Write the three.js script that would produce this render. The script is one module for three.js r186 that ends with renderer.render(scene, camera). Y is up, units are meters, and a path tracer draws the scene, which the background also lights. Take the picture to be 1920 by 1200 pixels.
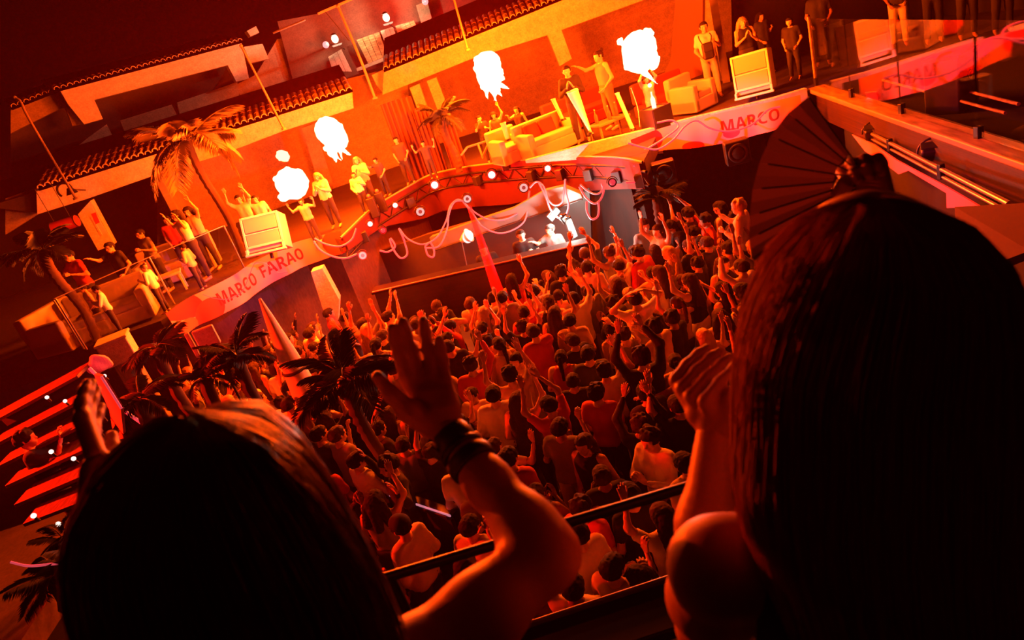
import * as THREE from 'three';
import { RoundedBoxGeometry } from 'three/addons/geometries/RoundedBoxGeometry.js';
import { mergeGeometries } from 'three/addons/utils/BufferGeometryUtils.js';
import { RectAreaLightUniformsLib } from 'three/addons/lights/RectAreaLightUniformsLib.js';

// ---------------------------------------------------------------- camera
const scene = new THREE.Scene();
const FPX = 1250, ROLL = THREE.MathUtils.degToRad(18.25), PITCH = THREE.MathUtils.degToRad(22.6);
const EYE = new THREE.Vector3(0, 6, 0);
const V = (x, y, z) => new THREE.Vector3(x, y, z);
const FWD = V(0, -Math.sin(PITCH), -Math.cos(PITCH)), R0 = V(1, 0, 0), U0 = V(0, Math.cos(PITCH), -Math.sin(PITCH));
const cR = Math.cos(ROLL), sR = Math.sin(ROLL);
const RIGHT = R0.clone().multiplyScalar(cR).addScaledVector(U0, -sR), UPV = R0.clone().multiplyScalar(sR).addScaledVector(U0, cR);
const camera = new THREE.PerspectiveCamera(2 * Math.atan(600 / FPX) * 180 / Math.PI, 1.6, 0.05, 300);
camera.position.copy(EYE);
camera.quaternion.setFromRotationMatrix(new THREE.Matrix4().makeBasis(RIGHT, UPV, FWD.clone().negate()));
camera.focus = 12; camera.userData.fStop = 5;

const renderer = new THREE.WebGLRenderer();
renderer.toneMapping = THREE.LinearToneMapping;
renderer.toneMappingExposure = 1.15;
renderer.shadowMap.enabled = true;
RectAreaLightUniformsLib.init();

// ---------------------------------------------------------------- night sky and thin smoke
scene.background = new THREE.Color().setRGB(0.0035, 0.0003, 0.0002);
scene.fog = new THREE.FogExp2(new THREE.Color().setRGB(1, 0.1, 0.04), 0.0011);

// survey helpers: a direction measured in the photograph, met with a distance, a level or a vertical wall
const dirOf = (px, py) => FWD.clone().addScaledVector(RIGHT, (px - 960) / FPX).addScaledVector(UPV, -(py - 600) / FPX);
const P = (px, py, d) => EYE.clone().addScaledVector(dirOf(px, py), d);
const atY = (px, py, y) => { const d = dirOf(px, py); return EYE.clone().addScaledVector(d, (y - EYE.y) / d.y); };
function proj(p) { const v = p.clone().sub(EYE), z = v.dot(FWD); return [960 + FPX * v.dot(RIGHT) / z, 600 - FPX * v.dot(UPV) / z, z]; }

let seed = 7;
const rnd = () => { seed = (seed + 0x6d2b79f5) | 0; let t = Math.imul(seed ^ (seed >>> 15), 1 | seed); t = (t + Math.imul(t ^ (t >>> 7), 61 | t)) ^ t; return ((t ^ (t >>> 14)) >>> 0) / 4294967296; };
const rr = (a, b) => a + (b - a) * rnd();
const pick = (a) => a[Math.floor(rnd() * a.length)];

// ---------------------------------------------------------------- lights that belong to no lamp builder
// (the flames, stage lamps and wall lamps carry their own lights in their builders below)
const LAMP = { flame: [1, 0.072, 0.0004], red: [1, 0.006, 0.006], pink: [1, 0.07, 0.1], warm: [1, 0.55, 0.28], white: [1, 0.93, 0.8] };
function pointLight(name, rgb, I, pos, radius = 1) {
  const l = new THREE.PointLight(new THREE.Color().setRGB(...rgb), I);
  l.name = name; l.position.copy(pos); l.castShadow = true; l.shadow.radius = radius; scene.add(l); return l;
}
function spotLight(name, rgb, I, pos, target, deg, pen = 0.5, radius = 2) {
  const l = new THREE.SpotLight(new THREE.Color().setRGB(...rgb), I, 0, deg * Math.PI / 180, pen, 2);
  l.name = name; l.position.copy(pos); l.target.position.copy(target); l.castShadow = true; l.shadow.radius = radius; scene.add(l, l.target); return l;
}

// ---------------------------------------------------------------- naming
const used = new Map();
function numbered(n) { const k = used.get(n) ?? 0; used.set(n, k + 1); return k ? n + '_' + String(k).padStart(3, '0') : n; }
function tag(o, label, category, group) { o.userData.label = label; o.userData.category = category; if (group) o.userData.group = group; return o; }
function thing(name, label, category, pos = V(0, 0, 0), yaw = 0, group) {
  const o = new THREE.Group(); o.name = numbered(name); o.position.copy(pos); o.rotation.y = yaw; scene.add(o); return tag(o, label, category, group);
}
function mesh(name, geo, mat, parent) {
  const m = new THREE.Mesh(geo, mat); m.name = parent ? name : numbered(name); m.castShadow = m.receiveShadow = true; (parent ?? scene).add(m); return m;
}
function struct(name, geo, mat, parent) { const m = mesh(name, geo, mat, parent); if (!parent) m.userData.kind = 'structure'; return m; }
const merge = (list) => { const a = list.map((g) => { const h = g.index ? g.toNonIndexed() : g.clone(); for (const k of Object.keys(h.attributes)) if (!['position', 'normal', 'uv'].includes(k)) h.deleteAttribute(k); if (!h.attributes.uv) h.setAttribute('uv', new THREE.BufferAttribute(new Float32Array(h.attributes.position.count * 2), 2)); h.clearGroups(); return h; }); return mergeGeometries(a, false); };

// ---------------------------------------------------------------- materials
const lin = (r, g, b) => new THREE.Color().setRGB(r, g, b);
const mats = {};
function mat(name, rgb, rough = 0.8, extra = {}) { return mats[name] ??= Object.assign(new THREE.MeshPhysicalMaterial({ color: lin(...rgb), roughness: rough, ...extra }), { name }); }
function noiseTex(size, fn, srgb) {
  const d = new Uint8Array(size * size * 4);
  for (let y = 0; y < size; y++) for (let x = 0; x < size; x++) { const c = fn(x / size, y / size); for (let k = 0; k < 3; k++) d[(y * size + x) * 4 + k] = Math.max(0, Math.min(255, c[k] * 255)); d[(y * size + x) * 4 + 3] = 255; }
  const t = new THREE.DataTexture(d, size, size); t.magFilter = THREE.LinearFilter; t.wrapS = t.wrapT = THREE.RepeatWrapping; if (srgb) t.colorSpace = THREE.SRGBColorSpace; t.needsUpdate = true; return t;
}
const grid = Array.from({ length: 64 * 64 }, () => rnd());
function vn(x, y, per) { const m = (a) => ((Math.floor(a) % per) + per) % per, fx = x - Math.floor(x), fy = y - Math.floor(y), s = (t) => t * t * (3 - 2 * t), g = (i, j) => grid[(m(j) % 64) * 64 + (m(i) % 64)];
  const a = g(x, y) + (g(x + 1, y) - g(x, y)) * s(fx), b = g(x, y + 1) + (g(x + 1, y + 1) - g(x, y + 1)) * s(fx); return a + (b - a) * s(fy); }
const plasterTex = noiseTex(256, (u, v) => { const n = 0.86 + 0.1 * (vn(u * 8, v * 8, 8) - 0.5) + 0.12 * (vn(u * 32, v * 32, 32) - 0.5) + 0.08 * (vn(u * 64, v * 64, 64) - 0.5); return [n, n, n]; }, true);
const plasterBump = noiseTex(256, (u, v) => { const n = 0.5 + 0.5 * (vn(u * 48, v * 48, 48) - 0.5) + 0.4 * (vn(u * 16, v * 16, 16) - 0.5); return [n, n, n]; });
const woodTex = noiseTex(256, (u, v) => { const n = 0.62 + 0.3 * (vn(u * 4, v * 40, 40) - 0.5) + 0.2 * (vn(u * 12, v * 64, 64) - 0.5); return [n, n * 0.86, n * 0.72]; }, true);
const M = {
  white: mat('white_plaster', [0.75, 0.72, 0.66], 0.85, { map: plasterTex, bumpMap: plasterBump, bumpScale: 0.004 }),
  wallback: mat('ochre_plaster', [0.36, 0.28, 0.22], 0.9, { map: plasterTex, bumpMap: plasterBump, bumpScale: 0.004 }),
  dark: mat('dark_render', [0.012, 0.01, 0.009], 0.85, { map: plasterTex }),
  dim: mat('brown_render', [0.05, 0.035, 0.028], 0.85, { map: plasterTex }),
  floor: mat('dance_floor_concrete', [0.025, 0.02, 0.018], 0.55, { map: plasterTex, bumpMap: plasterBump, bumpScale: 0.002 }),
  tile: [mat('clay_tile', [0.16, 0.08, 0.05], 0.8), mat('clay_tile_pale', [0.2, 0.1, 0.065], 0.8), mat('clay_tile_dark', [0.1, 0.045, 0.03], 0.8)],
  wood: mat('varnished_wood', [0.9, 0.76, 0.5], 0.45, { map: woodTex, clearcoat: 0.3, clearcoatRoughness: 0.4 }),
  darkwood: mat('dark_wood', [0.03, 0.018, 0.012], 0.5, { map: woodTex }),
  black: mat('black_paint', [0.018, 0.017, 0.017], 0.5),
  blackmetal: mat('black_metal', [0.03, 0.03, 0.03], 0.4, { metalness: 0.6 }),
  steel: mat('steel_tube', [0.55, 0.52, 0.5], 0.3, { metalness: 0.85 }),
  grey: mat('grey_panel', [0.14, 0.17, 0.16], 0.6),
  sofa: mat('cream_upholstery', [0.42, 0.36, 0.3], 0.9),
  redcloth: mat('red_upholstery', [0.55, 0.04, 0.05], 0.85),
  pinkcloth: mat('pink_cloth', [0.8, 0.16, 0.24], 0.8),
  glass: mat('railing_glass', [0.96, 0.97, 0.97], 0.03, { transmission: 1, thickness: 0, ior: 1.5 }),
  palm: mat('palm_leaf', [0.028, 0.034, 0.012], 0.6, { side: THREE.DoubleSide }),
  palmlit: mat('palm_leaf_dry', [0.3, 0.24, 0.12], 0.7, { side: THREE.DoubleSide }),  // paler leaf colour puts the light on one palm into the material
  trunk: mat('palm_trunk', [0.05, 0.03, 0.02], 0.9),
  drape: mat('white_drape', [0.78, 0.74, 0.66], 0.9),
  rope: mat('rope_light_tube', [0.5, 0.12, 0.16], 0.4, { emissive: lin(1, 0.09, 0.13), emissiveIntensity: 0.5 }),
  curtain: mat('brown_curtain', [0.1, 0.035, 0.02], 0.95),
};

// ---------------------------------------------------------------- shape helpers
const box = (w, h, d, r = 0.01) => new RoundedBoxGeometry(w, h, d, 1, Math.min(r, w / 2.1, h / 2.1, d / 2.1));
const moved = (g, x, y, z, ry = 0, rx = 0, rz = 0) => { const h = g.clone(); if (rx) h.rotateX(rx); if (rz) h.rotateZ(rz); if (ry) h.rotateY(ry); h.translate(x, y, z); return h; };
function tube(pts, r, seg = 0, rad = 6, closed = false) { return new THREE.TubeGeometry(new THREE.CatmullRomCurve3(pts, closed, 'centripetal'), seg || pts.length * 5, r, rad, closed); }
function rod(a, b, r, rad = 8) { const d = b.clone().sub(a), g = new THREE.CylinderGeometry(r, r, d.length(), rad); g.applyQuaternion(new THREE.Quaternion().setFromUnitVectors(V(0, 1, 0), d.clone().normalize())); g.translate((a.x + b.x) / 2, (a.y + b.y) / 2, (a.z + b.z) / 2); return g; }
// a bar of section w (sideways) by h (upright) from a to b
function bar(a, b, w, h, r = 0.01) {
  const d = b.clone().sub(a), g = box(w, h, d.length(), r), z = d.clone().normalize(), x = V(0, 1, 0).cross(z).normalize(), y = z.clone().cross(x);
  g.applyMatrix4(new THREE.Matrix4().makeBasis(x, y, z)); g.translate((a.x + b.x) / 2, (a.y + b.y) / 2, (a.z + b.z) / 2); return g;
}
// a vertical wall plane through two plan points: outlines measured in the photograph become real polygons standing in it
function wallPlane(a, b) {
  const u = V(b.x - a.x, 0, b.z - a.z).normalize(), n = V(-u.z, 0, u.x); if (n.dot(EYE.clone().sub(a)) < 0) n.negate();
  return { o: V(a.x, 0, a.z), u, n, at(px, py, off = 0) { const d = dirOf(px, py), o = this.o.clone().addScaledVector(n, off), t = o.clone().sub(EYE).dot(n) / d.dot(n); return EYE.clone().addScaledVector(d, t); } };
}
function panel(pl, pts, thick, off = 0, holes = []) {
  const to = ([x, y]) => { const p = pl.at(x, y, off); return new THREE.Vector2(p.clone().sub(pl.o).dot(pl.u), p.y); };
  const s = new THREE.Shape(pts.map(to)); for (const h of holes) s.holes.push(new THREE.Path(h.map(to)));
  const g = new THREE.ExtrudeGeometry(s, { depth: thick, bevelEnabled: false });
  const m = new THREE.Matrix4().makeBasis(pl.u, V(0, 1, 0), pl.u.clone().cross(V(0, 1, 0))); const back = pl.u.clone().cross(V(0, 1, 0)).dot(pl.n) < 0;
  g.translate(0, 0, back ? 0 : -thick); g.applyMatrix4(m); const w = pl.o.clone().addScaledVector(pl.n, off); g.translate(w.x, 0, w.z); return g;
}
// a slab with a plan outline, top at y
function slab(pts, y, t) { const s = new THREE.Shape(pts.map(([x, z]) => new THREE.Vector2(x, -z))); const g = new THREE.ExtrudeGeometry(s, { depth: t, bevelEnabled: false }); g.rotateX(-Math.PI / 2); g.translate(0, y - t, 0); return g; }
// an upright strip along a plan line, lo..hi heights per point
function strip(pts, thick) {
  const pos = [], idx = [], uv = []; let L = 0;
  pts.forEach(([p, lo, hi], i) => {
    const a = pts[Math.max(0, i - 1)][0], b = pts[Math.min(pts.length - 1, i + 1)][0], t = b.clone().sub(a).setY(0).normalize(), n = V(-t.z, 0, t.x).multiplyScalar(thick / 2);
    if (i) L += p.distanceTo(pts[i - 1][0]);
    for (const s of [1, -1]) for (const y of [lo, hi]) { pos.push(p.x + n.x * s, y, p.z + n.z * s); uv.push(L, y === lo ? 0 : 1); }
  });
  for (let i = 0; i + 1 < pts.length; i++) { const a = i * 4, b = a + 4, q = (w, x, y, z) => idx.push(w, x, y, w, y, z); q(a, b, b + 1, a + 1); q(a + 2, a + 3, b + 3, b + 2); q(a + 1, b + 1, b + 3, a + 3); q(a, a + 2, b + 2, b); }
  const e = (pts.length - 1) * 4; idx.push(0, 1, 3, 0, 3, 2, e, e + 2, e + 3, e, e + 3, e + 1);
  const g = new THREE.BufferGeometry(); g.setAttribute('position', new THREE.Float32BufferAttribute(pos, 3)); g.setAttribute('uv', new THREE.Float32BufferAttribute(uv, 2)); g.setIndex(idx); const h = g.toNonIndexed(); h.computeVertexNormals(); return h;
}
// ---------------------------------------------------------------- signed-distance modelling of bodies (bones -> one smooth surface)
function sdf(bones, k) {
  const n = bones.length, a = new Float64Array(n * 9);
  bones.forEach(([p, q, r1, r2], i) => { const d = q.clone().sub(p); a.set([p.x, p.y, p.z, d.x, d.y, d.z, r1, (r2 ?? r1) - r1, 1 / Math.max(1e-9, d.lengthSq())], i * 9); });
  return (x, y, z) => {
    let m = 1e3;
    for (let i = 0; i < n * 9; i += 9) {
      const vx = x - a[i], vy = y - a[i + 1], vz = z - a[i + 2]; let t = (vx * a[i + 3] + vy * a[i + 4] + vz * a[i + 5]) * a[i + 8]; t = t < 0 ? 0 : t > 1 ? 1 : t;
      const ex = vx - t * a[i + 3], ey = vy - t * a[i + 4], ez = vz - t * a[i + 5], d = Math.sqrt(ex * ex + ey * ey + ez * ez) - a[i + 6] - t * a[i + 7];
      const h = k - Math.abs(m - d); m = Math.min(m, d) - (h > 0 ? h * h / (4 * k) : 0);
    }
    return m;
  };
}
function surface(f, lo, hi, h) {
  const nx = Math.ceil((hi.x - lo.x) / h) + 2, ny = Math.ceil((hi.y - lo.y) / h) + 2, nz = Math.ceil((hi.z - lo.z) / h) + 2, v = new Float32Array(nx * ny * nz);
  for (let k = 0, i = 0; k < nz; k++) for (let j = 0; j < ny; j++) for (let m = 0; m < nx; m++, i++) v[i] = f(lo.x + m * h, lo.y + j * h, lo.z + k * h);
  const id = new Int32Array(v.length).fill(-1), pos = [], idx = [], sx = 1, sy = nx, sz = nx * ny, C = [0, sx, sy, sx + sy, sz, sx + sz, sy + sz, sx + sy + sz];
  const E = []; for (let p = 0; p < 8; p++) for (const b of [1, 2, 4]) if (!(p & b)) E.push([p, p | b]);
  for (let k = 0; k < nz - 1; k++) for (let j = 0; j < ny - 1; j++) for (let m = 0; m < nx - 1; m++) {
    const i = k * sz + j * sy + m; let s = 0; for (let c = 0; c < 8; c++) if (v[i + C[c]] < 0) s++;
    if (s === 0 || s === 8) continue;
    let x = 0, y = 0, z = 0, n = 0;
    for (const [p, q] of E) { const a = v[i + C[p]], b = v[i + C[q]]; if ((a < 0) === (b < 0)) continue; const t = a / (a - b); n++; x += (p & 1) + t * ((q & 1) - (p & 1)); y += ((p >> 1) & 1) + t * (((q >> 1) & 1) - ((p >> 1) & 1)); z += ((p >> 2) & 1) + t * (((q >> 2) & 1) - ((p >> 2) & 1)); }
    id[i] = pos.length / 3; pos.push(lo.x + (m + x / n) * h, lo.y + (j + y / n) * h, lo.z + (k + z / n) * h);
  }
  for (let k = 1; k < nz - 1; k++) for (let j = 1; j < ny - 1; j++) for (let m = 1; m < nx - 1; m++) {
    const i = k * sz + j * sy + m, a = v[i] < 0;
    for (const [s, u, w] of [[sx, sy, sz], [sy, sz, sx], [sz, sx, sy]]) {
      if (a === (v[i + s] < 0)) continue;
      const q = [id[i], id[i - u], id[i - u - w], id[i - w]]; if (q.some((t) => t < 0)) continue;
      if (a) idx.push(q[0], q[1], q[2], q[0], q[2], q[3]); else idx.push(q[0], q[2], q[1], q[0], q[3], q[2]);
    }
  }
  const g = new THREE.BufferGeometry(); g.setAttribute('position', new THREE.Float32BufferAttribute(pos, 3)); g.setIndex(idx); g.computeVertexNormals(); return g;
}
function bounds(bones, pad = 0.03) { const lo = V(1e3, 1e3, 1e3), hi = V(-1e3, -1e3, -1e3); for (const [p, q, r1, r2] of bones) for (const [c, r] of [[p, r1], [q, r2 ?? r1]]) { lo.min(c.clone().subScalar(r + pad)); hi.max(c.clone().addScalar(r + pad)); } return [lo, hi]; }
function skin(bones, k, cell, cut) { const f = sdf(bones, k), [lo, hi] = bounds(bones, k * 0.6 + cell); return surface(cut ? (x, y, z) => cut(f(x, y, z), x, y, z) : f, lo, hi, cell); }
// ================================================================ THE PLACE
const FL = 3.0; // level of the balcony floor; the dance floor is 0, the camera's terrace 4
const eave1 = wallPlane(P(30, 385, 18), P(655, 190, 19.4)), eave2 = wallPlane(P(720, 150, 21), P(1190, 0, 20.4));
const upper = wallPlane(P(110, 165, 21.5), P(460, 75, 24.5)), midwall = wallPlane(P(560, 100, 25.5), P(1060, -60, 25.5));
{
  struct('floor', slab([[-24, 0], [14, 0], [14, -34], [-24, -34]], 0, 0.3), M.floor);
  // balcony deck: front edge runs left wing - round recess over the stage - right wing
  const rimPx = [[640, 447], [698, 392], [730, 372], [770, 349], [807, 329], [870, 315], [933, 307], [1000, 300], [1060, 296], [1120, 296], [1170, 299], [1203, 306]];
  const rim = rimPx.map(([x, y]) => atY(x, y, FL));
  const leftEdge = [[300, 600], [380, 551], [467, 501], [553, 462], [615, 445]].map(([x, y]) => atY(x, y, FL));
  const rightEdge = [[1235, 244], [1330, 221], [1447, 194], [1510, 172]].map(([x, y]) => atY(x, y, FL));
  const rightRun = [P(1530, 166, 14.3), P(1910, 292, 7.2)];
  const front = [V(-9.2, FL, -12.6), ...leftEdge, ...rim, ...rightEdge];
  const deckPts = [[-24, -12.6], ...front.map((p) => [p.x, p.z]), [rightRun[0].x + 0.2, rightRun[0].z], [14, rightRun[0].z], [14, -34], [-24, -34]];
  const deck = struct('balcony_floor', slab(deckPts, FL - 0.02, 0.32), M.dim);
  struct('balcony_floor', slab([[rightRun[0].x + 0.1, rightRun[0].z], [rightRun[1].x + 0.1, rightRun[1].z], [rightRun[1].x + 0.4, -3], [14, -3], [14, rightRun[0].z]], FL - 0.03, 0.3), M.dark);
  // lower walls behind the dance floor
  const lowBack = [V(-9.0, 0, -13.8), ...leftEdge.map((p) => p.clone().add(V(-0.2, 0, -1.1))), ...rim.slice(1).map((p) => p.clone().add(V(0, 0, -0.9))), ...rightEdge.slice(0, 3).map((p) => p.clone().add(V(0.2, 0, -1.0)))];
  struct('wall_back', strip(lowBack.slice(0, 9).map((p) => [p, 0, FL - 0.33]), 0.2), mat('red_render', [0.14, 0.07, 0.055], 0.85, { map: plasterTex }));
  struct('wall_back_6', strip(lowBack.slice(8).map((p) => [p, 0, FL - 0.33]), 0.2), M.dark);
  struct('wall_right', strip([[V(7.9, 0, -13.4), 0, FL - 0.33], [V(5.6, 0, -6), 0, FL - 0.33], [V(4.4, 0, -1.9), 0, FL - 0.33]], 0.2), M.dark);
  struct('wall_left', strip([[V(-9, 0, -13.8), 0, FL - 0.33], [V(-16, 0, -12.5), 0, FL - 0.33]], 0.2), M.dim);
  // curved face over the stage
  struct('trim_1', strip(rim.map((p, i) => [p.clone().add(V(0, 0, 0.03)), FL - [0.3, 0.5, 0.7, 0.95, 1.05, 1.1, 1.1, 0.95, 0.8, 0.7, 0.6, 0.5][i], FL + 0.02]), 0.12), mat('stage_fascia', [0.07, 0.006, 0.006], 0.65));
  mats.rimcap = mat('rim_cap', [0.5, 0.3, 0.2], 0.5);
  struct('trim_2', tube(rim.map((p) => p.clone().add(V(0, 0.03, 0.08))), 0.028, 60), mats.rimcap);
  {
    const t = thing('lighting_truss', 'dark tube truss following the curved rim over the stage', 'truss'), off = (p, y) => p.clone().add(V(0, y, 0.2)), black = M.blackmetal;
    for (const y of [-0.14, -0.42]) mesh('chord', tube(rim.map((p) => off(p, y)), 0.03, 60, 7), black, t);
    const c = new THREE.CatmullRomCurve3(rim); for (let i = 0; i < 44; i++) { const a = c.getPointAt(i / 44), b = c.getPointAt((i + 1) / 44); mesh('brace', rod(off(a, i % 2 ? -0.14 : -0.42), off(b, i % 2 ? -0.42 : -0.14), 0.014, 6), black, t); }
    for (const k of [0.1, 0.3, 0.5, 0.66, 0.74, 0.82, 0.9, 0.97]) { const p = c.getPointAt(k); mesh('hanging_box', moved(box(0.24, 0.26, 0.2, 0.02), p.x, p.y - 0.34, p.z + 0.28, k), M.black, t); }
  }
  // white parapet in front of the sofas
  const pw = [P(985, 300, 15.1), P(1100, 269, 14.9), P(1232, 237, 14.75)];
  struct('trim_3', strip(pw.map((p, i) => [p, p.y - [0.06, 0.34, 0.6][i], p.y]), 0.16), M.white);
  struct('trim_4', strip([P(1232, 236, 14.9), P(1330, 212, 14.7), P(1450, 183, 14.3), P(1510, 165, 14.2)].map((p) => [p, p.y - 0.5, p.y]), 0.16), M.white);

  // ---------- storey under the lower left tiles
  const f1 = [[68, 352], [130, 330], [287, 284], [367, 259], [513, 214], [633, 174], [660, 165], [663, 203], [633, 213], [533, 245], [407, 293], [303, 324], [160, 374], [70, 402]];
  struct('wall_eave_1', panel(eave1, f1, 0.22), M.white);
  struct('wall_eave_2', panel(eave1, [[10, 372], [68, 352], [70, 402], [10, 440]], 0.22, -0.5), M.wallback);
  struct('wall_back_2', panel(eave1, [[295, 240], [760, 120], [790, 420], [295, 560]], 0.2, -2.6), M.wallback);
  struct('wall_back_5', panel(eave1, [[-60, 360], [300, 240], [300, 580], [-60, 680]], 0.2, -4.4), M.dark);  // dark render put here for the shade of the deep recess
  { const a = eave1.at(296, 335, -0.5), b = eave1.n.clone().multiplyScalar(-3.9).add(a); struct('wall_partition', strip([[a, FL, 6.1], [b, FL, 6.1]], 0.18), M.wallback); }
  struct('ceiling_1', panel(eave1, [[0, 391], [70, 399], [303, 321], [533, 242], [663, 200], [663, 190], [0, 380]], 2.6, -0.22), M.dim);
  // columns
  struct('column_1', panel(eave1, [[146, 402], [170, 376], [214, 458], [184, 470]], 0.3, -0.15), M.white);
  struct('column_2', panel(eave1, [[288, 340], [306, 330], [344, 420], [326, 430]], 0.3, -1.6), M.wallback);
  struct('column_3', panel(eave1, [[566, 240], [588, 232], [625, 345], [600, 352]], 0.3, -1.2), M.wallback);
  // ---------- storey under the middle tiles
  struct('wall_eave_3', panel(eave2, [[720, 129], [873, 69], [1033, 3], [1300, -108], [1300, -34], [1207, 0], [1023, 67], [880, 112], [717, 178]], 0.22), M.white);
  struct('wall_eave_4', panel(eave2, [[697, 141], [720, 130], [717, 173], [706, 160]], 0.3, -0.3), M.white);
  struct('wall_back_3', panel(eave2, [[640, 150], [1420, -130], [1480, 230], [640, 480]], 0.2, -3.2), M.wallback);
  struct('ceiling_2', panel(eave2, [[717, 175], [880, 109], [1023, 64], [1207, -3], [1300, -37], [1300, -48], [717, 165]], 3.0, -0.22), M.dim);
  struct('column_4', panel(eave2, [[1027, 66], [1052, 54], [1072, 110], [1050, 124]], 0.3, -0.1), M.white);
  struct('column_5', panel(eave2, [[768, 165], [786, 157], [812, 232], [796, 240]], 0.25, -0.3), M.white);
  struct('column_6', panel(eave2, [[800, 152], [818, 145], [846, 218], [828, 226]], 0.25, -0.3), M.white);
  struct('column_7', panel(wallPlane(P(1310, 0, 18), P(1380, 0, 18)), [[1300, -30], [1337, -30], [1373, 163], [1352, 170]], 0.35), M.white);
  // ---------- upper left storey
  struct('wall_upper_1', panel(upper, [[110, 165], [280, 122], [452, 76], [467, 147], [443, 153], [427, 122], [177, 187], [193, 223], [158, 233], [128, 196]], 0.3), M.white);
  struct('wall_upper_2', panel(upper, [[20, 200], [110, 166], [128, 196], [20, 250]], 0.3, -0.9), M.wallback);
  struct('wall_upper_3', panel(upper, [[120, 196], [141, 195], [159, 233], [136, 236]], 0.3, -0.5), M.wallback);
  struct('wall_upper_4', panel(upper, [[20, 230], [520, 90], [560, 190], [20, 350]], 0.3, -2.2), M.dim);
  struct('wall_upper_5', panel(upper, [[225, 226], [322, 196], [338, 228], [235, 250]], 0.2, -0.6), M.wallback);
  struct('wall_upper_6', panel(upper, [[332, 192], [445, 154], [450, 188], [340, 226]], 0.2, -0.6), M.wallback);
  struct('wall_upper_7', panel(upper, [[137, 281], [165, 258], [200, 233], [213, 258]], 0.3, 0.1), M.white);
  struct('wall_upper_8', panel(upper, [[457, 88], [492, 82], [504, 110], [471, 118]], 0.4, -0.3), M.white);
  struct('wall_upper_9', panel(upper, [[440, 160], [480, 140], [520, 73], [640, 60], [660, 150], [470, 215]], 0.3, -0.8), M.wallback);
  struct('chimney', panel(upper, [[463, 58], [480, 49], [486, 61], [470, 68]], 0.35, -1.0), M.white);
  // ---------- wall with the lit balcony doors
  struct('wall_mid', panel(midwall, [[520, 40], [600, 25], [760, -40], [1150, -180], [1150, -10], [700, 150], [560, 190]], 0.2, -0.4), mat('red_brown_render', [0.16, 0.08, 0.06], 0.85, { map: plasterTex }));
  struct('column_8', panel(midwall, [[780, 10], [801, 2], [816, 58], [797, 68]], 0.3, -0.05), M.wallback);
  struct('ledge', panel(midwall, [[668, 128], [800, 76], [803, 82], [670, 134]], 0.5, 0.45), M.wallback);
  // dark land and building masses behind everything
  struct('hill', slab([[-60, -40], [60, -40], [60, -44], [-60, -44]], 4.5, 4.5), M.dark);

  // ---------- right wing: timber-capped parapet, its face, far wall
  const [ra, rb] = rightRun;
  const capA = ra.clone(), capB = rb.clone().addScaledVector(rb.clone().sub(ra).normalize(), 4.2);
  struct('parapet_cap', bar(capA, capB, 0.34, 0.1, 0.03), M.wood);
  struct('parapet_face', bar(capA.clone().add(V(0.02, -0.32, 0)), capB.clone().add(V(0.02, -0.32, 0)), 0.14, 0.56, 0.02), mat('brown_timber', [0.1, 0.05, 0.028], 0.5, { map: woodTex }));
  struct('wall_right_2', strip([[V(13.5, 0, -20), 0, 8], [V(13.5, 0, -2), 0, 8]], 0.2), M.dark);
  struct('wall_back_4', panel(wallPlane(P(1370, 0, 18.5), P(1920, -60, 18.5)), [[1370, -250], [1960, -300], [1960, 200], [1380, 200]], 0.2), M.dark);
  { const a = P(1352, 90, 17.8), b = P(1352, 90, 22.5); struct('wall_partition_2', strip([[a, FL, 7.5], [b, FL, 7.5]], 0.2), M.wallback); }  // unseen wall added to keep flame light off the right end

  // ---------- terrace the photographer stands on
  struct('terrace_floor', slab([[-4, 2.5], [4, 2.5], [4, -1.8], [-4, -1.8]], 4.0, 0.3), M.darkwood);
  struct('wall_terrace', slab([[-4, -1.6], [4, -1.6], [4, -1.75], [-4, -1.75]], 3.7, 3.7), M.dark);

  // ---------- tiled roofs
  const half = (() => { const s = new THREE.Shape(); s.absarc(0, 0, 0.085, 0, Math.PI, false); s.absarc(0, 0, 0.066, Math.PI, 0, true); const g = new THREE.ExtrudeGeometry(s, { depth: 0.44, bevelEnabled: false, curveSegments: 7 }); g.translate(0, 0, -0.02); return g; })();
  const edgeTile = [mat('limewashed_tile', [0.62, 0.5, 0.4], 0.85), mat('limewashed_tile_dull', [0.52, 0.4, 0.32], 0.85)];
  function tiled(name, pl, a, b, rows, pitch, slope, deckDepth, lift = 0.0) {
    const A = pl.at(...a, 0.12), B = pl.at(...b, 0.12), L = A.distanceTo(B), n = Math.round(L / pitch), u = B.clone().sub(A).normalize();
    const back = pl.n.clone().negate(), s = back.clone().multiplyScalar(Math.cos(slope)).add(V(0, Math.sin(slope), 0)), up = s.clone().cross(u); if (up.y < 0) up.negate();
    const roof = struct(name, (() => { const g = box(L, 0.1, deckDepth, 0.01); g.translate(L / 2, 0, deckDepth / 2); g.applyMatrix4(new THREE.Matrix4().makeBasis(u, up, s)); g.translate(A.x, A.y - 0.05 + lift, A.z); return g; })(), M.tile[2]);
    for (let r = 0; r < rows; r++) for (let i = 0; i < n; i++) {
      const m = mesh('tile', half, r ? M.tile[Math.floor(rnd() * 3)] : edgeTile[i % 2], roof), p = A.clone().addScaledVector(u, (i + 0.5) * L / n).addScaledVector(s, r * 0.36 - 0.05).addScaledVector(up, 0.0 + rr(-0.006, 0.006) + lift);
      m.matrixAutoUpdate = false; m.matrix.makeBasis(u, up, s).setPosition(p.x, p.y, p.z); const t = new THREE.Matrix4().makeRotationX(0.05 + rr(-0.02, 0.02)); m.matrix.multiply(t);
      m.matrix.decompose(m.position, m.quaternion, m.scale); m.matrixAutoUpdate = true;
    }
    return roof;
  }
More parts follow.
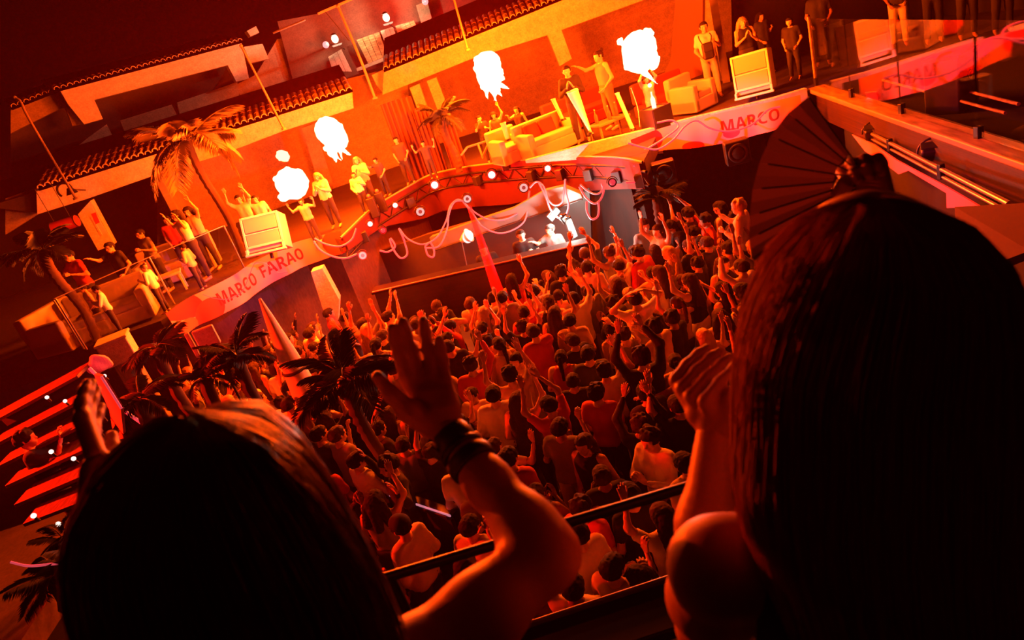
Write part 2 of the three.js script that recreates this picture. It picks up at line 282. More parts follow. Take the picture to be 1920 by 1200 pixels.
  tiled('roof_1', eave1, [70, 352], [660, 166], 3, 0.19, 0.3, 2.6);
  tiled('roof_2', eave2, [718, 130], [1300, -106], 3, 0.2, 0.32, 3.0);
  tiled('roof_3', upper, [100, 168], [454, 75], 2, 0.2, 0.25, 2.4);
  tiled('roof_4', wallPlane(upper.at(20, 200, -0.9), upper.at(110, 166, -0.9)), [20, 201], [112, 165], 2, 0.2, 0.25, 1.8);
}

// ---------------------------------------------------------------- cloth banners with the printed name
function bannerTex(w, h, texts, blobs) {
  const c = document.createElement('canvas'); c.width = w; c.height = h; const g = c.getContext('2d');
  g.fillStyle = '#f58e8c'; g.fillRect(0, 0, w, h);
  for (const [x, y, rx, ry, rot, col] of blobs) { g.fillStyle = col; g.beginPath(); g.ellipse(x * w, y * h, rx * w, ry * h, rot, 0, 7); g.fill(); }
  g.fillStyle = '#7a141a'; g.textBaseline = 'middle';
  for (const [t, x, x2, y, s] of texts) { g.save(); g.font = 'bold ' + Math.round(h * s) + 'px sans-serif'; const k = (x2 - x) * w / g.measureText(t).width; g.translate(x * w, y * h); g.scale(k, 1); g.fillText(t, 0, 0); g.restore(); }
  const t = new THREE.CanvasTexture(c); t.colorSpace = THREE.SRGBColorSpace; return t;
}
function banner(label, top, drops, tex, sag, lvl = FL + 0.12) {
  const curve = new THREE.CatmullRomCurve3(top.map(([x, y]) => atY(x, y, lvl))), N = 60, R = 6, pos = [], uv = [], idx = [];
  for (let i = 0; i <= N; i++) {
    const t = i / N, p = curve.getPoint(t), q = curve.getTangent(t), n = V(-q.z, 0, q.x).normalize(); if (n.dot(EYE.clone().sub(p)) < 0) n.negate();
    const dk = t * (drops.length - 1), d0 = drops[Math.floor(dk)], d1 = drops[Math.min(drops.length - 1, Math.floor(dk) + 1)], drop = d0 + (d1 - d0) * (dk - Math.floor(dk));
    for (let j = 0; j <= R; j++) { const s = j / R, w = 0.02 * Math.sin(t * 41) * s + sag * Math.sin(s * 3.1) * (0.6 + 0.4 * Math.sin(t * 17)); pos.push(p.x + n.x * (0.1 + w), p.y - s * drop, p.z + n.z * (0.1 + w)); uv.push(t, 1 - s); }
  }
  for (let i = 0; i < N; i++) for (let j = 0; j < R; j++) { const a = i * (R + 1) + j, b = a + R + 1; idx.push(a, a + 1, b, b, a + 1, b + 1); }
  const g = new THREE.BufferGeometry(); g.setAttribute('position', new THREE.Float32BufferAttribute(pos, 3)); g.setAttribute('uv', new THREE.Float32BufferAttribute(uv, 2)); g.setIndex(idx); g.computeVertexNormals();
  const m = new THREE.MeshPhysicalMaterial({ map: tex, roughness: 0.8, side: THREE.DoubleSide }); m.name = 'banner_cloth';
  return tag(mesh('cloth_banner', g, m), label, 'banner');
}
banner('long pale pink cloth banner printed MARCO FARAO hung along the balcony above the palms', [[303, 590], [345, 561], [385, 541], [430, 518], [467, 493], [510, 472], [553, 453], [600, 440], [642, 430]], [0.55, 0.62, 0.62, 0.6, 0.5],
  bannerTex(2048, 160, [['MARCO', 0.265, 0.475, 0.5, 0.62], ['FARAO', 0.51, 0.775, 0.47, 0.62]], [[0.08, 0.1, 0.12, 0.5, 0.2, '#e0202c'], [0.2, 0.75, 0.09, 0.45, -0.1, '#e8332c'], [0.05, 0.85, 0.07, 0.3, 0, '#f0603c'], [0.96, 0.5, 0.08, 0.6, 0, '#ee4030']]), 0.03);
banner('pale pink cloth banner printed MARCO hung below the balcony speaker by the fan', [[1178, 262], [1235, 240], [1280, 228], [1330, 215], [1390, 201], [1450, 188], [1500, 176]], [0.42, 0.5, 0.62, 0.66, 0.6, 0.5],
  bannerTex(1024, 200, [['MARCO', 0.545, 0.865, 0.47, 0.56]], [[0.05, 0.4, 0.12, 0.6, 0, '#e8103a'], [0.37, 0.95, 0.07, 0.2, 0, '#e0203a'], [0.6, 0.72, 0.045, 0.16, 0, '#d83048'], [0.93, 0.85, 0.06, 0.22, 0, '#e80f3c']]), 0.03);
// ================================================================ FLAMES (each a glowing body with its light in front of it)
function flame(label, px, py, d, w, h, lean, I, tongues, glow = 1) {
  const s = d / FPX, c = P(px, py, d), W = w * s / 2, H = h * s / 2, bones = [], ax = V(Math.sin(lean), Math.cos(lean), 0);
  bones.push([ax.clone().multiplyScalar(-(H - W) - 0.02), ax.clone().multiplyScalar(H - W), W * 0.8, W * 0.86]);
  for (let i = 0; i < 16; i++) { const a = i * 2.4, e = rr(-0.9, 0.9), q = V(Math.cos(a) * W * 0.8, e * H * 0.85, Math.sin(a) * W * 0.8); bones.push([q, q.clone().multiplyScalar(1.05), W * rr(0.16, 0.32), 0.03]); }
  for (let i = 0; i < tongues; i++) { const a = rr(0, 6.28), q = V(Math.cos(a) * W * rr(0.2, 0.7), -H * 0.8, Math.sin(a) * W * 0.5); bones.push([q, q.clone().add(V(rr(-0.12, 0.25), -rr(0.15, 0.34), rr(-0.1, 0.1))), W * 0.16, 0.012]); }
  const m = mesh('flame', skin(bones, 0.05, 0.033, (e, x, y, z) => e + 0.02 * Math.sin(x * 23 + y * 11 + d) * Math.sin(y * 19 + z * 17) * Math.sin(z * 21 - x * 9)), mats['flame' + glow] ??= Object.assign(new THREE.MeshStandardMaterial({ color: lin(0, 0, 0), emissive: lin(1, 0.62, 0.36), emissiveIntensity: 3.4 * glow, roughness: 1 }), { name: 'flame_glow' }));
  m.position.copy(c); tag(m, label, 'flame', 'flame jets along the balcony');
  if (I) for (const k of [-1, 1]) pointLight('flame_light', LAMP.flame, I * (k < 0 ? 0.6 : 0.5), c.clone().addScaledVector(c.clone().sub(EYE).setY(0).normalize().multiplyScalar(k < 0 ? -1 : 0.75).add(V(0, k < 0 ? 0 : 0.65, 0)), W + 0.2), 11);
}
flame('round white-hot flame ball with a straight neck, highest over the white parapet', 1198, 98, 13.6, 76, 86, 0.25, 400, 1);
flame('tall white flame with ragged lower tongues below the middle tiled eave', 916, 133, 16.9, 58, 78, 0.15, 600, 7);
flame('leaning white flame with trailing tongues at the end of the lower tiled eave', 622, 252, 15.8, 56, 76, -0.35, 460, 6);
flame('oval white flame just above the boxy balcony loudspeaker', 545, 343, 13.5, 68, 62, -0.6, 330, 0);
flame('small round flame puff floating over the oval flame', 530, 292, 13.7, 21, 24, 0, 0, 0, 0.55);

// ================================================================ LAMPS
function glowMat(name, rgb, k) { return mats[name] ??= Object.assign(new THREE.MeshStandardMaterial({ color: lin(0.02, 0.02, 0.02), emissive: lin(...rgb), emissiveIntensity: k, roughness: 0.4 }), { name }); }
function stageLamp(label, px, py, d, r, kind, I = 0) {
  const c = P(px, py, d), t = thing('stage_lamp', label, 'stage lamp', c, 0, 'lamps on the stage face');
  const look = EYE.clone().sub(c); look.y -= 2; t.lookAt(c.clone().add(look));
  const can = new THREE.LatheGeometry([[0.001, -r * 2.6], [r * 0.7, -r * 2.5], [r * 0.95, -r * 1.6], [r * 1.25, -r * 0.3], [r * 1.3, r * 0.1], [r * 1.12, r * 0.12], [r * 1.05, 0]].map(([x, y]) => new THREE.Vector2(x, y)), 18); can.rotateX(Math.PI / 2);
  mesh('housing', can, M.blackmetal, t);
  const yoke = new THREE.TorusGeometry(r * 1.5, r * 0.14, 5, 16, Math.PI); yoke.translate(0, 0, -r); mesh('yoke', yoke, M.blackmetal, t);
  if (kind === 'ring') { const g = new THREE.TorusGeometry(r * 0.8, r * 0.32, 8, 20); mesh('lens_ring', g, glowMat('pink_ring', [1, 0.42, 0.4], 0.9), t); const k = new THREE.CylinderGeometry(r * 0.5, r * 0.5, 0.01, 16); k.rotateX(Math.PI / 2); mesh('lens', k, glowMat('dim_lens', [1, 0.12, 0.1], 0.3), t); }
  else { const g = new THREE.SphereGeometry(r, 16, 10, 0, 6.284, 0, 1.2); g.rotateX(Math.PI / 2); g.translate(0, 0, -r * 0.45); mesh('lens', g, kind === 'hot' ? glowMat('hot_lens', [1, 0.42, 0.36], 2.6) : glowMat('red_lens', [1, 0.05, 0.08], 0.7), t); }
  if (I) pointLight('stage_lamp_light', LAMP.red, I, c.clone().addScaledVector(look.normalize(), r * 1.2 + 0.12), 4);
  return t;
}
stageLamp('bright red stage lamp on the curved stage face, the one farther from the ring lamp', 815, 347, 17.3, 0.1, 'hot', 4);
stageLamp('bright red stage lamp with the widest red halo, below the rim midpoint', 922, 328, 17.1, 0.1, 'hot', 4.5);
stageLamp('smaller bright red stage lamp above the pink ring lamp', 1027, 316, 15.6, 0.075, 'hot', 4);
stageLamp('small bright red stage lamp beside the black clamps near the speaker', 741, 385, 16.2, 0.065, 'hot', 2.5);
stageLamp('small bright red stage lamp low on the rim beside the pink banner end', 694, 420, 14.6, 0.06, 'hot', 2.5);
stageLamp('pale ring stage lamp over the grey screen band', 982, 352, 15.8, 0.09, 'ring');
stageLamp('pink ring stage lamp at the head of the red beam', 876, 373, 14.6, 0.075, 'ring');
stageLamp('dim pink stage lamp hanging below the bright lamp on the curved face', 788, 397, 16.0, 0.09, 'ring');
stageLamp('dull pink stage lamp at the dark end of the rim', 1148, 342, 13.2, 0.07, 'dull');
stageLamp('pink ring stage lamp at the end of the rope lights above the crowd', 680, 479, 13.6, 0.07, 'ring', 22);
stageLamp('dull pink stage lamp between the rope light loops', 718, 432, 14.0, 0.06, 'dull', 3);
// the narrow beam through the smoke, drawn as a cone tinted red
{
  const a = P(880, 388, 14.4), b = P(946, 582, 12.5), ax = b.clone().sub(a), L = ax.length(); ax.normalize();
  spotLight('beam_light', [1, 0, 0.00004], 1500, a, b, 6, 0.4, 2);
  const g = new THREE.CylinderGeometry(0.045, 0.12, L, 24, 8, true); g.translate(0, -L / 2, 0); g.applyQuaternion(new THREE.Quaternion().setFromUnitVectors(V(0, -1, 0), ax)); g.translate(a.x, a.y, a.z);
  tag(mesh('beam_cone', g, mat('thin_smoke', [0.85, 0.03, 0.07], 1, { transparent: true, opacity: 0.42, side: THREE.DoubleSide, specularIntensity: 0 })), 'translucent cone tinted red for the beam through smoke, slanting from ring lamp to crowd', 'smoke');
}

// flood lamps added for red wash, banner pink and rim light on the women
function flood(label, pos, target, rgb, I, deg, k = 0.6) {
  const t = thing('added_flood', label, 'flood light', pos, 0); t.lookAt(target);
  mesh('housing', box(0.26, 0.2, 0.12, 0.02), M.blackmetal, t); const l = new THREE.PlaneGeometry(0.22, 0.16); l.translate(0, 0, 0.062); mesh('lens', l, glowMat('flood_lens_' + I, rgb, k), t);
  mesh('bracket', moved(new THREE.TorusGeometry(0.15, 0.012, 6, 14, Math.PI), 0, 0, -0.02, 0, 0, Math.PI), M.blackmetal, t);
  spotLight('added_flood', rgb, I, pos.clone().add(target.clone().sub(pos).normalize().multiplyScalar(0.12)), target, deg, 0.7, 4);
}
flood('flood lamp added for red wash on the lower face of the timber parapet', V(7.35, 3.1, -11.6), V(-1, 0.8, -9), LAMP.red, 10, 50);
flood('unseen flood lamp added by the parapet to turn the far banner pink', V(4.6, 7.2, -5), atY(465, 505, 3.0), [1, 0.12, 0.55], 300, 6);
flood('unseen flood lamp added high over the stairs to turn the near banner pink', V(-9.6, 7.4, -9.5), atY(1350, 245, 2.7), [1, 0.12, 0.55], 950, 4.2);
flood('unseen flood lamp added high over the stairs to tint the pink cloth strip', V(-9.2, 7.4, -9.2), P(1720, 325, 8.8), [1, 0.02, 0.4], 300, 7);
flood('unseen flood lamp added over the stairs to wash the crowd red', V(-9.6, 5.6, -8.2), V(-0.6, 1, -9), [1, 0.012, 0.0005], 620, 37);
flood('unseen flood lamp added beyond the stairs for rim light on the women', V(-8.2, 6.4, -12.4), V(0.1, 5.5, -0.6), [1, 0.045, 0.001], 800, 8);

function wallLamp(label, px, py, d, I) {
  const c = P(px, py, d), t = thing('wall_lamp', label, 'wall lamp', c, 0, 'wall lamps beside the upper doors');
  const g = new THREE.SphereGeometry(0.13, 16, 12); g.scale(1, 1.15, 1); mesh('globe', g, glowMat('globe_glow', [1, 0.78, 0.5], 2.2), t);
  mesh('cap', moved(new THREE.CylinderGeometry(0.05, 0.14, 0.07, 14), 0, 0.17, 0), M.black, t); mesh('tray', moved(new THREE.CylinderGeometry(0.2, 0.16, 0.05, 16), 0, -0.22, 0), glowMat('tray_glow', [1, 0.62, 0.4], 0.8), t);
  mesh('bracket', rod(V(0, -0.22, 0), V(0.18, -0.42, -0.3), 0.02), M.blackmetal, t);
  pointLight('wall_lamp_light', LAMP.warm, I, c.clone().add(V(0.02, -0.05, 0.3)), 3);
}
wallLamp('white globe lamp between the two upper door bays beside the pole', 628, 73, 24.7, 14);
wallLamp('white globe lamp over the lit panelled shutter', 724, 33, 24.7, 26);
function pinkLamp(label, px, py, d, I) { const c = P(px, py, d), t = thing('pink_lamp', label, 'lamp', c); mesh('globe', new THREE.SphereGeometry(0.12, 16, 12), glowMat('pink_globe', [1, 0.36, 0.36], 1.2), t); mesh('bracket', rod(V(0, 0, -0.05), V(0.1, 0.0, -1.3), 0.03), M.blackmetal, t); if (I) pointLight('pink_lamp_light', LAMP.red, I, c.clone().add(V(0, 0, 0.25)), 3); }
pinkLamp('pink round lamp next to the white globe by the pole', 611, 84, 24.6, 10);
pinkLamp('pink round lamp at the top of the upper wall beside a wide column', 797, 3, 24.6, 40);

// ================================================================ UPPER DOORS
{
  const slat = M.wood;  // shutters under the lamps get white instead of wood, for the lamp light
  const bay = (label, pl4, n, m) => { const t = thing('panelled_shutter', label, 'shutter'); for (let i = 0; i < n; i++) { const f = (k, u) => [pl4[k][0] + (pl4[(k + 1) % 4][0] - pl4[k][0]) * u, pl4[k][1] + (pl4[(k + 1) % 4][1] - pl4[k][1]) * u]; const g = 0.04; const a = f(0, (i + g) / n), b = f(0, (i + 1 - g) / n), c = f(2, 1 - (i + 1 - g) / n), d = f(2, 1 - (i + g) / n); mesh('panel', panel(midwall, [a, b, c, d], 0.06, 0.0), m, t); } };
  bay('wooden panelled shutter coloured white for the light of the globe lamp above it', [[713, 58], [737, 50], [752, 92], [730, 104]], 3, M.white);
  bay('brown panelled shutter in the shade beside the lit white one', [[668, 75], [711, 60], [727, 104], [690, 119]], 4, slat);
  bay('panelled shutter coloured white for lamp light below the globe lamp by the pole', [[615, 107], [640, 92], [660, 134], [624, 134]], 3, M.white);
  bay('brown panelled shutter between the lit one and the wide column', [[741, 49], [776, 38], [794, 78], [756, 92]], 4, slat);
}

// ================================================================ POLES AND CABLES
function pole(label, pts, d, r, m = M.wallback) { const t = thing('pole', label, 'pole'); const p = pts.map(([x, y]) => P(x, y, d)); mesh('shaft', p.length > 2 ? tube(p, r, 24, 8) : rod(p[0], p[1], r), m, t); mesh('finial', moved(new THREE.SphereGeometry(r * 1.5, 10, 8), p[0].x, p[0].y, p[0].z), m, t); mesh('base_plate', moved(new THREE.CylinderGeometry(r * 2, r * 2, 0.05, 12), p[p.length - 1].x, p[p.length - 1].y, p[p.length - 1].z), m, t); }
pole('slim pole with a hooked top in front of the upper tiled storey', [[28, 183], [36, 187], [50, 215], [142, 372]], 15.9, 0.03);
pole('slim pole standing at the end post of the upper beam', [[452, 86], [532, 241]], 16.9, 0.03);
pole('slim pole with a top bar beside the upper doors', [[634, 12], [678, 117], [703, 184]], 17.8, 0.035);
pole('slim pole against the middle tiled eave', [[846, -20], [877, 93]], 18.0, 0.03);
tag(mesh('top_bar', bar(P(596, 26, 17.8), P(660, -2, 17.8), 0.05, 0.06), M.wallback), 'thin bar across the top of the pole beside the upper doors', 'bar');
tag(mesh('stay_cable', rod(P(610, 22, 17.8), P(655, 77, 17.8), 0.012), M.dim), 'thin slanting stay cable beside the pole with the top bar', 'cable');
tag(mesh('gutter_pipe', rod(P(512, 62, 24), P(572, 37, 24), 0.035), M.wallback), 'thin pipe on the roof edge near the small square chimney', 'pipe');
{ const t = thing('bracket_lamp', 'dark clamp lamp on the end of the lower eave', 'lamp', P(122, 357, 16.4)); mesh('hoop', new THREE.TorusGeometry(0.18, 0.03, 6, 16, Math.PI * 1.2), M.black, t); mesh('hood', moved(new THREE.CylinderGeometry(0.06, 0.14, 0.16, 12), 0.12, -0.05, 0), M.blackmetal, t); mesh('arm', rod(V(0.1, 0, 0), V(0.3, -0.15, -0.3), 0.02), M.black, t); }
{ const t = thing('column_poster', 'tall poster with red patches and white strokes on the left column', 'poster'); const pl = wallPlane(P(30, 385, 16.6), P(655, 190, 17.4)); mesh('sheet', panel(pl, [[158, 394], [172, 387], [204, 443], [192, 450]], 0.01, 0.06), mat('poster_sheet', [0.7, 0.6, 0.5], 0.7), t); mesh('red_patch', panel(pl, [[171, 401], [179, 398], [187, 417], [179, 421]], 0.012, 0.07), M.redcloth, t); mesh('white_stroke', panel(pl, [[169, 407], [172, 406], [192, 441], [189, 443]], 0.012, 0.07), M.white, t); }
{ const t = thing('red_lantern', 'red cloth lantern hanging under the eave left of the poster column', 'lantern', P(122, 421, 16)); const g = new THREE.CylinderGeometry(0.14, 0.14, 0.6, 18); g.rotateZ(Math.PI / 2); mesh('shade', g, M.redcloth, t); for (const x of [-0.2, 0.2]) mesh('cord', rod(V(x, 0.13, 0), V(x, 0.95, 0), 0.008), M.black, t); for (const x of [-0.3, 0.3]) mesh('hoop', moved(new THREE.TorusGeometry(0.14, 0.01, 6, 18).rotateY(Math.PI / 2), x, 0, 0), M.black, t); }

// ================================================================ LOUDSPEAKERS
function speaker(label, TL, TR, BL, d, depth, dd = [0, 0, 0]) {
  const a = P(...TL, d + dd[0]), b = P(...TR, d + dd[1]), c = P(...BL, d + dd[2]), u = b.clone().sub(a), W = u.length(); u.normalize();
  const v = a.clone().sub(c); v.addScaledVector(u, -v.dot(u)); const H = v.length(); v.normalize(); const n = u.clone().cross(v);
  const t = thing('loudspeaker', label, 'loudspeaker'); t.matrix.makeBasis(u, v, n); t.matrix.setPosition(a.clone().add(b).multiplyScalar(0.5).addScaledVector(v, -H)); t.matrix.decompose(t.position, t.quaternion, t.scale);
  const cab = mat('speaker_cabinet', [0.5, 0.42, 0.34], 0.6), fr = mat('speaker_frame', [0.75, 0.68, 0.55], 0.5), gr = mat('speaker_grille', [0.42, 0.36, 0.28], 0.75);
  mesh('cabinet', moved(box(W, H, depth, 0.02), 0, H / 2, -depth / 2 - 0.02), cab, t);
  const f = 0.05; mesh('frame', merge([moved(box(W, f, 0.05), 0, H - f / 2, 0), moved(box(W, f, 0.05), 0, f / 2 + 0.08, 0), moved(box(f, H, 0.05), -W / 2 + f / 2, H / 2, 0), moved(box(f, H, 0.05), W / 2 - f / 2, H / 2, 0), moved(box(W, f * 0.5, 0.045), 0, H * 0.5, 0)]), fr, t);
  for (const k of [0, 1]) { const g = box(W - 2 * f - 0.02, H * 0.5 - f * 1.6, 0.02, 0.008); mesh('grille', moved(g, 0, k ? H * 0.745 : H * 0.3, 0.005), gr, t); }
  mesh('stand_foot', merge([moved(box(W * 1.06, 0.05, 0.1), 0, -0.06, 0.03), moved(box(0.05, 0.13, 0.08), -W * 0.48, 0, 0.03), moved(box(0.05, 0.13, 0.08), W * 0.48, 0, 0.03)]), fr, t);
  mesh('back_post', rod(V(0, -0.05, -depth * 0.5), V(0, -0.16, -depth * 0.5), 0.04), M.blackmetal, t);
}
speaker('boxy cream loudspeaker with two grilles standing over the MARCO FARAO banner', [448, 411], [519, 394], [474, 474], 13.9, 0.5);
speaker('boxy cream loudspeaker turned aside at the balcony corner beside the man with a chest bag', [1368, 109], [1438, 89], [1398, 177], 14.6, 0.55, [0, -0.42, 0.1]);

// ================================================================ FURNITURE ON THE BALCONY
function sofa(label, pos, yaw, w, arms = [1, 1], back = true, m = M.sofa, cushion) {
  const t = thing('sofa', label, 'sofa', pos, yaw);
  mesh('base', moved(box(w, 0.3, 0.85, 0.04), 0, 0.17, 0), m, t); mesh('seat_cushion', moved(box(w - 0.3, 0.16, 0.7, 0.05), 0, 0.38, 0.05), m, t);
  if (back) mesh('backrest', moved(box(w, 0.5, 0.2, 0.05), 0, 0.6, -0.36), m, t);
  for (const s of [-1, 1]) if (arms[(s + 1) / 2]) mesh('armrest', moved(box(0.18, 0.62, 0.85, 0.05), s * (w / 2 - 0.09), 0.33, 0), m, t);
  if (cushion) for (let i = 0; i < cushion; i++) mesh('scatter_cushion', moved(box(0.42, 0.38, 0.14, 0.06), -w * 0.2 + i * 0.45, 0.62, -0.2, 0, -0.3), M.redcloth, t);
  return t;
}
const onDeck = (px, py) => atY(px, py, FL);
sofa('cream sofa section running along the glass at the balcony end', onDeck(163, 630), 1.35, 1.8, [1, 1]);
sofa('cream sofa section set square to the glass end, seat toward the palms', onDeck(225, 612), 0.25, 1.6, [0, 1]);
sofa('cream sofa with its seat toward the glass, behind the long cream table', onDeck(345, 520), 0.1, 1.8, [1, 1]);
sofa('cream sofa with bright red cushions beside the white parapet', onDeck(1035, 284), 0.35, 1.5, [1, 1], true, M.sofa, 2);
sofa('narrow cream armchair at the end of the white parapet by the rim', onDeck(962, 303), 0.3, 0.8, [1, 1]);
sofa('red-backed sofa behind the bottle box', onDeck(1255, 206), 0.3, 1.5, [0, 0], true, M.redcloth);
sofa('cream armchair beside the man with a chest bag', onDeck(1302, 207), 0.5, 0.8, [1, 1]);
sofa('long dark red sofa behind the tapered lamp', onDeck(1100, 232), 0.3, 2.2, [0, 0], true, M.redcloth);
function table(label, pos, yaw, w, d, h, m, bottles) {
  const t = thing('low_table', label, 'table', pos, yaw); mesh('tabletop', moved(box(w, 0.06, d, 0.015), 0, h, 0), m, t);
  for (const sx of [-1, 1]) for (const sz of [-1, 1]) mesh('leg', moved(box(0.05, h, 0.05), sx * (w / 2 - 0.05), h / 2, sz * (d / 2 - 0.05)), m, t);
  for (const [i, l] of (bottles ?? []).entries()) { const b = new THREE.Group(); b.name = numbered('bottle'); scene.add(b); tag(b, l, 'bottle', 'bottles on the balcony tables'); b.position.copy(t.localToWorld(V(0, 0, 0))); t.updateMatrixWorld(); b.position.copy(V(-w * 0.32 + i * w * 0.64 / Math.max(1, bottles.length - 1), h + 0.03, (i % 2) * 0.12 - 0.05).applyMatrix4(t.matrixWorld));
    mesh('body', new THREE.LatheGeometry([[0.001, 0], [0.042, 0.004], [0.044, 0.18], [0.016, 0.23], [0.014, 0.3]].map((p) => new THREE.Vector2(...p)), 12), mat('bottle_glass', [0.1, 0.12, 0.06], 0.15), b); mesh('cap', moved(new THREE.CylinderGeometry(0.017, 0.017, 0.03, 10), 0, 0.31, 0), M.white, b); }
}
table('gold low table with a black tray of bottles on the white parapet side', onDeck(1150, 262), 0.35, 0.9, 0.5, 0.45, M.wood, ['dark bottle on the gold tray table, first from the tapered lamp', 'dark bottle in the middle of the gold tray table', 'dark bottle on the gold tray table, last toward the black box']);
table('cream low table beside the guests at the balcony end', onDeck(262, 585), 0.3, 1.1, 0.5, 0.42, M.wood);
table('cream long low table behind the MARCO FARAO banner', onDeck(300, 560), 0.3, 1.3, 0.4, 0.42, M.drape);
{ // black box with a sparkler bottle
  const p = onDeck(1236, 246), t = thing('bottle_box', 'black display box with an open glowing top below the highest flame', 'box', p, 0.35);
  const w = 0.5; for (const [x, z, a, b] of [[0, -w / 2, w, 0.03], [0, w / 2, w, 0.03], [-w / 2, 0, 0.03, w], [w / 2, 0, 0.03, w]]) mesh('side_panel', moved(box(a, 0.5, b, 0.008), x, 0.3, z), M.black, t);
  mesh('shelf', moved(box(w, 0.03, w), 0, 0.5, 0), M.wood, t);
  const b = thing('bottle', 'bright white sparkling bottle standing in the black display box', 'bottle', p.clone().add(V(0, 0.52, 0))); mesh('body', new THREE.LatheGeometry([[0.001, 0], [0.05, 0.004], [0.052, 0.2], [0.018, 0.27], [0.016, 0.36]].map((q) => new THREE.Vector2(...q)), 12), glowMat('bottle_glow', [1, 0.75, 0.5], 1.6), b); mesh('spark', moved(new THREE.SphereGeometry(0.045, 10, 8), 0, 0.5, 0), glowMat('spark_glow', [1, 0.8, 0.6], 2), b);
}
function taper(label, a, b, d, r1, r2) { const p = P(...a, d), q = P(...b, d), dl = p.clone().sub(q), t = thing('tapered_lamp', label, 'lamp', q); const g = new THREE.CylinderGeometry(r1, r2, dl.length(), 14); g.translate(0, dl.length() / 2, 0); g.applyQuaternion(new THREE.Quaternion().setFromUnitVectors(V(0, 1, 0), dl.clone().normalize())); mesh('shade', g, M.drape, t); mesh('foot', moved(new THREE.CylinderGeometry(0.07, 0.09, 0.04, 14), 0, 0, 0), M.blackmetal, t); mesh('rim', moved(new THREE.TorusGeometry(r1, 0.012, 6, 18).rotateX(Math.PI / 2), dl.x, dl.y, dl.z), M.drape, t); }
taper('tall tapered cream standing lamp in front of the man in black', [1073, 171], [1108, 249], 14.6, 0.13, 0.025);
taper('short cream standing stick lamp on the dark sofa side', [1037, 186], [1055, 224], 15.6, 0.05, 0.04);
taper('slim cream standing lamp beside the woman in pink', [1157, 175], [1186, 242], 15.0, 0.045, 0.05);
taper('cream standing lamp below the ragged flame', [943, 231], [952, 262], 16.2, 0.07, 0.05);
tag(mesh('champagne_stand', tube([P(1183, 165, 14.8), P(1195, 200, 14.8), P(1200, 238, 14.8)], 0.012, 12), M.steel), 'thin steel stand leaning by the black display box', 'stand');
// trestle frame seen beside the flame
{ const t = thing('trestle_frame', 'light timber trestle frame behind the rim left of the cream armchair', 'frame'); for (const [a, b] of [[[876, 276], [918, 263]], [[896, 270], [906, 298]], [[918, 264], [904, 296]], [[876, 276], [864, 292]]]) mesh('bar', bar(P(...a, 17.2), P(...b, 17.2), 0.05, 0.05), M.wood, t); }
// hanging curtains of the middle bay
[[735, 205, 765, 285, 0.26], [755, 200, 790, 290, 0.3], [790, 215, 812, 300, 0.22], [840, 245, 862, 290, 0.22]].forEach(([x0, y0, x1, y1, w], i) => {
  const a = P(x0, y0, 18.2), b = P(x1, y1, 18.0), N = 16; const sh = new THREE.Shape(); for (let k = 0; k <= N * 2; k++) { const x = -w + k * w / N; if (k) sh.lineTo(x, 0.035 * Math.sin(k * 0.8 + i)); else sh.moveTo(x, 0); } for (let k = N * 2; k >= 0; k--) sh.lineTo(-w + k * w / N, 0.035 * Math.sin(k * 0.8 + i) - 0.03);
  const g = new THREE.ExtrudeGeometry(sh, { depth: Math.max(0.4, a.y + 0.2 - FL), bevelEnabled: false }); g.rotateX(Math.PI / 2); const c = mesh('curtain', g, M.curtain); c.position.copy(a); c.position.y += 0.2;
  tag(c, ['brown hanging curtain strip, first from the leaning flame', 'brown hanging curtain strip behind the white lamp block', 'brown hanging curtain strip beside the dark balcony palm', 'brown hanging curtain strip nearest the trestle frame'][i], 'curtain', 'curtains of the middle bay');
});
{ const pl = wallPlane(P(1255, 60, 17.6), P(1330, 60, 16.4)); const pts = [[1268, -20], [1318, -30], [1316, 140], [1250, 165], [1240, 150], [1258, 110]]; tag(mesh('curtain', panel(pl, pts, 0.08), M.curtain), 'dark drawn curtain with a curved edge behind the man with a chest bag', 'curtain', 'curtains of the middle bay'); }

// ================================================================ GLASS RAILINGS
{
  const t = thing('glass_railing', 'clear glass railing around the balcony end above the palms', 'railing'), c = [[163, 655, FL], [100, 562, FL + 1.05], [280, 483, FL + 1.05], [420, 424, FL + 1.05]].map(([x, y, l]) => { const p = atY(x, y, l); p.y = FL; return p; });
  for (let i = 0; i < 3; i++) { const a = c[i].clone().lerp(c[i + 1], 0.01), b = c[i + 1].clone().lerp(c[i], 0.01); mesh('pane', strip([[a, FL, FL + 1.05], [b, FL, FL + 1.05]], 0.012), M.glass, t); mesh('top_edge', bar(a.clone().setY(FL + 1.06), b.clone().setY(FL + 1.06), 0.02, 0.018, 0.004), M.steel, t); }
  for (const p of c) mesh('post', moved(new THREE.CylinderGeometry(0.018, 0.018, 1.07, 8), p.x, FL + 0.53, p.z), M.steel, t);
}
{
  const a = P(1530, 160, 14.3), b = P(1910, 286, 7.2), e = b.clone().addScaledVector(b.clone().sub(a), 0.18), t = thing('glass_railing', 'tall clear glass railing standing on the timber parapet', 'railing'), N = 4;
  for (let i = 0; i < N; i++) { const p = a.clone().lerp(e, i / N + 0.004), q = a.clone().lerp(e, (i + 1) / N - 0.004); mesh('pane', strip([[p, p.y + 0.03, p.y + 1.36], [q, q.y + 0.03, q.y + 1.36]], 0.015), M.glass, t); mesh('clamp', moved(box(0.08, 0.16, 0.08), p.x, p.y + 0.08, p.z), M.blackmetal, t); }
  mesh('end_post', moved(box(0.05, 1.4, 0.05), a.x, a.y + 0.7, a.z), M.wood, t);
}
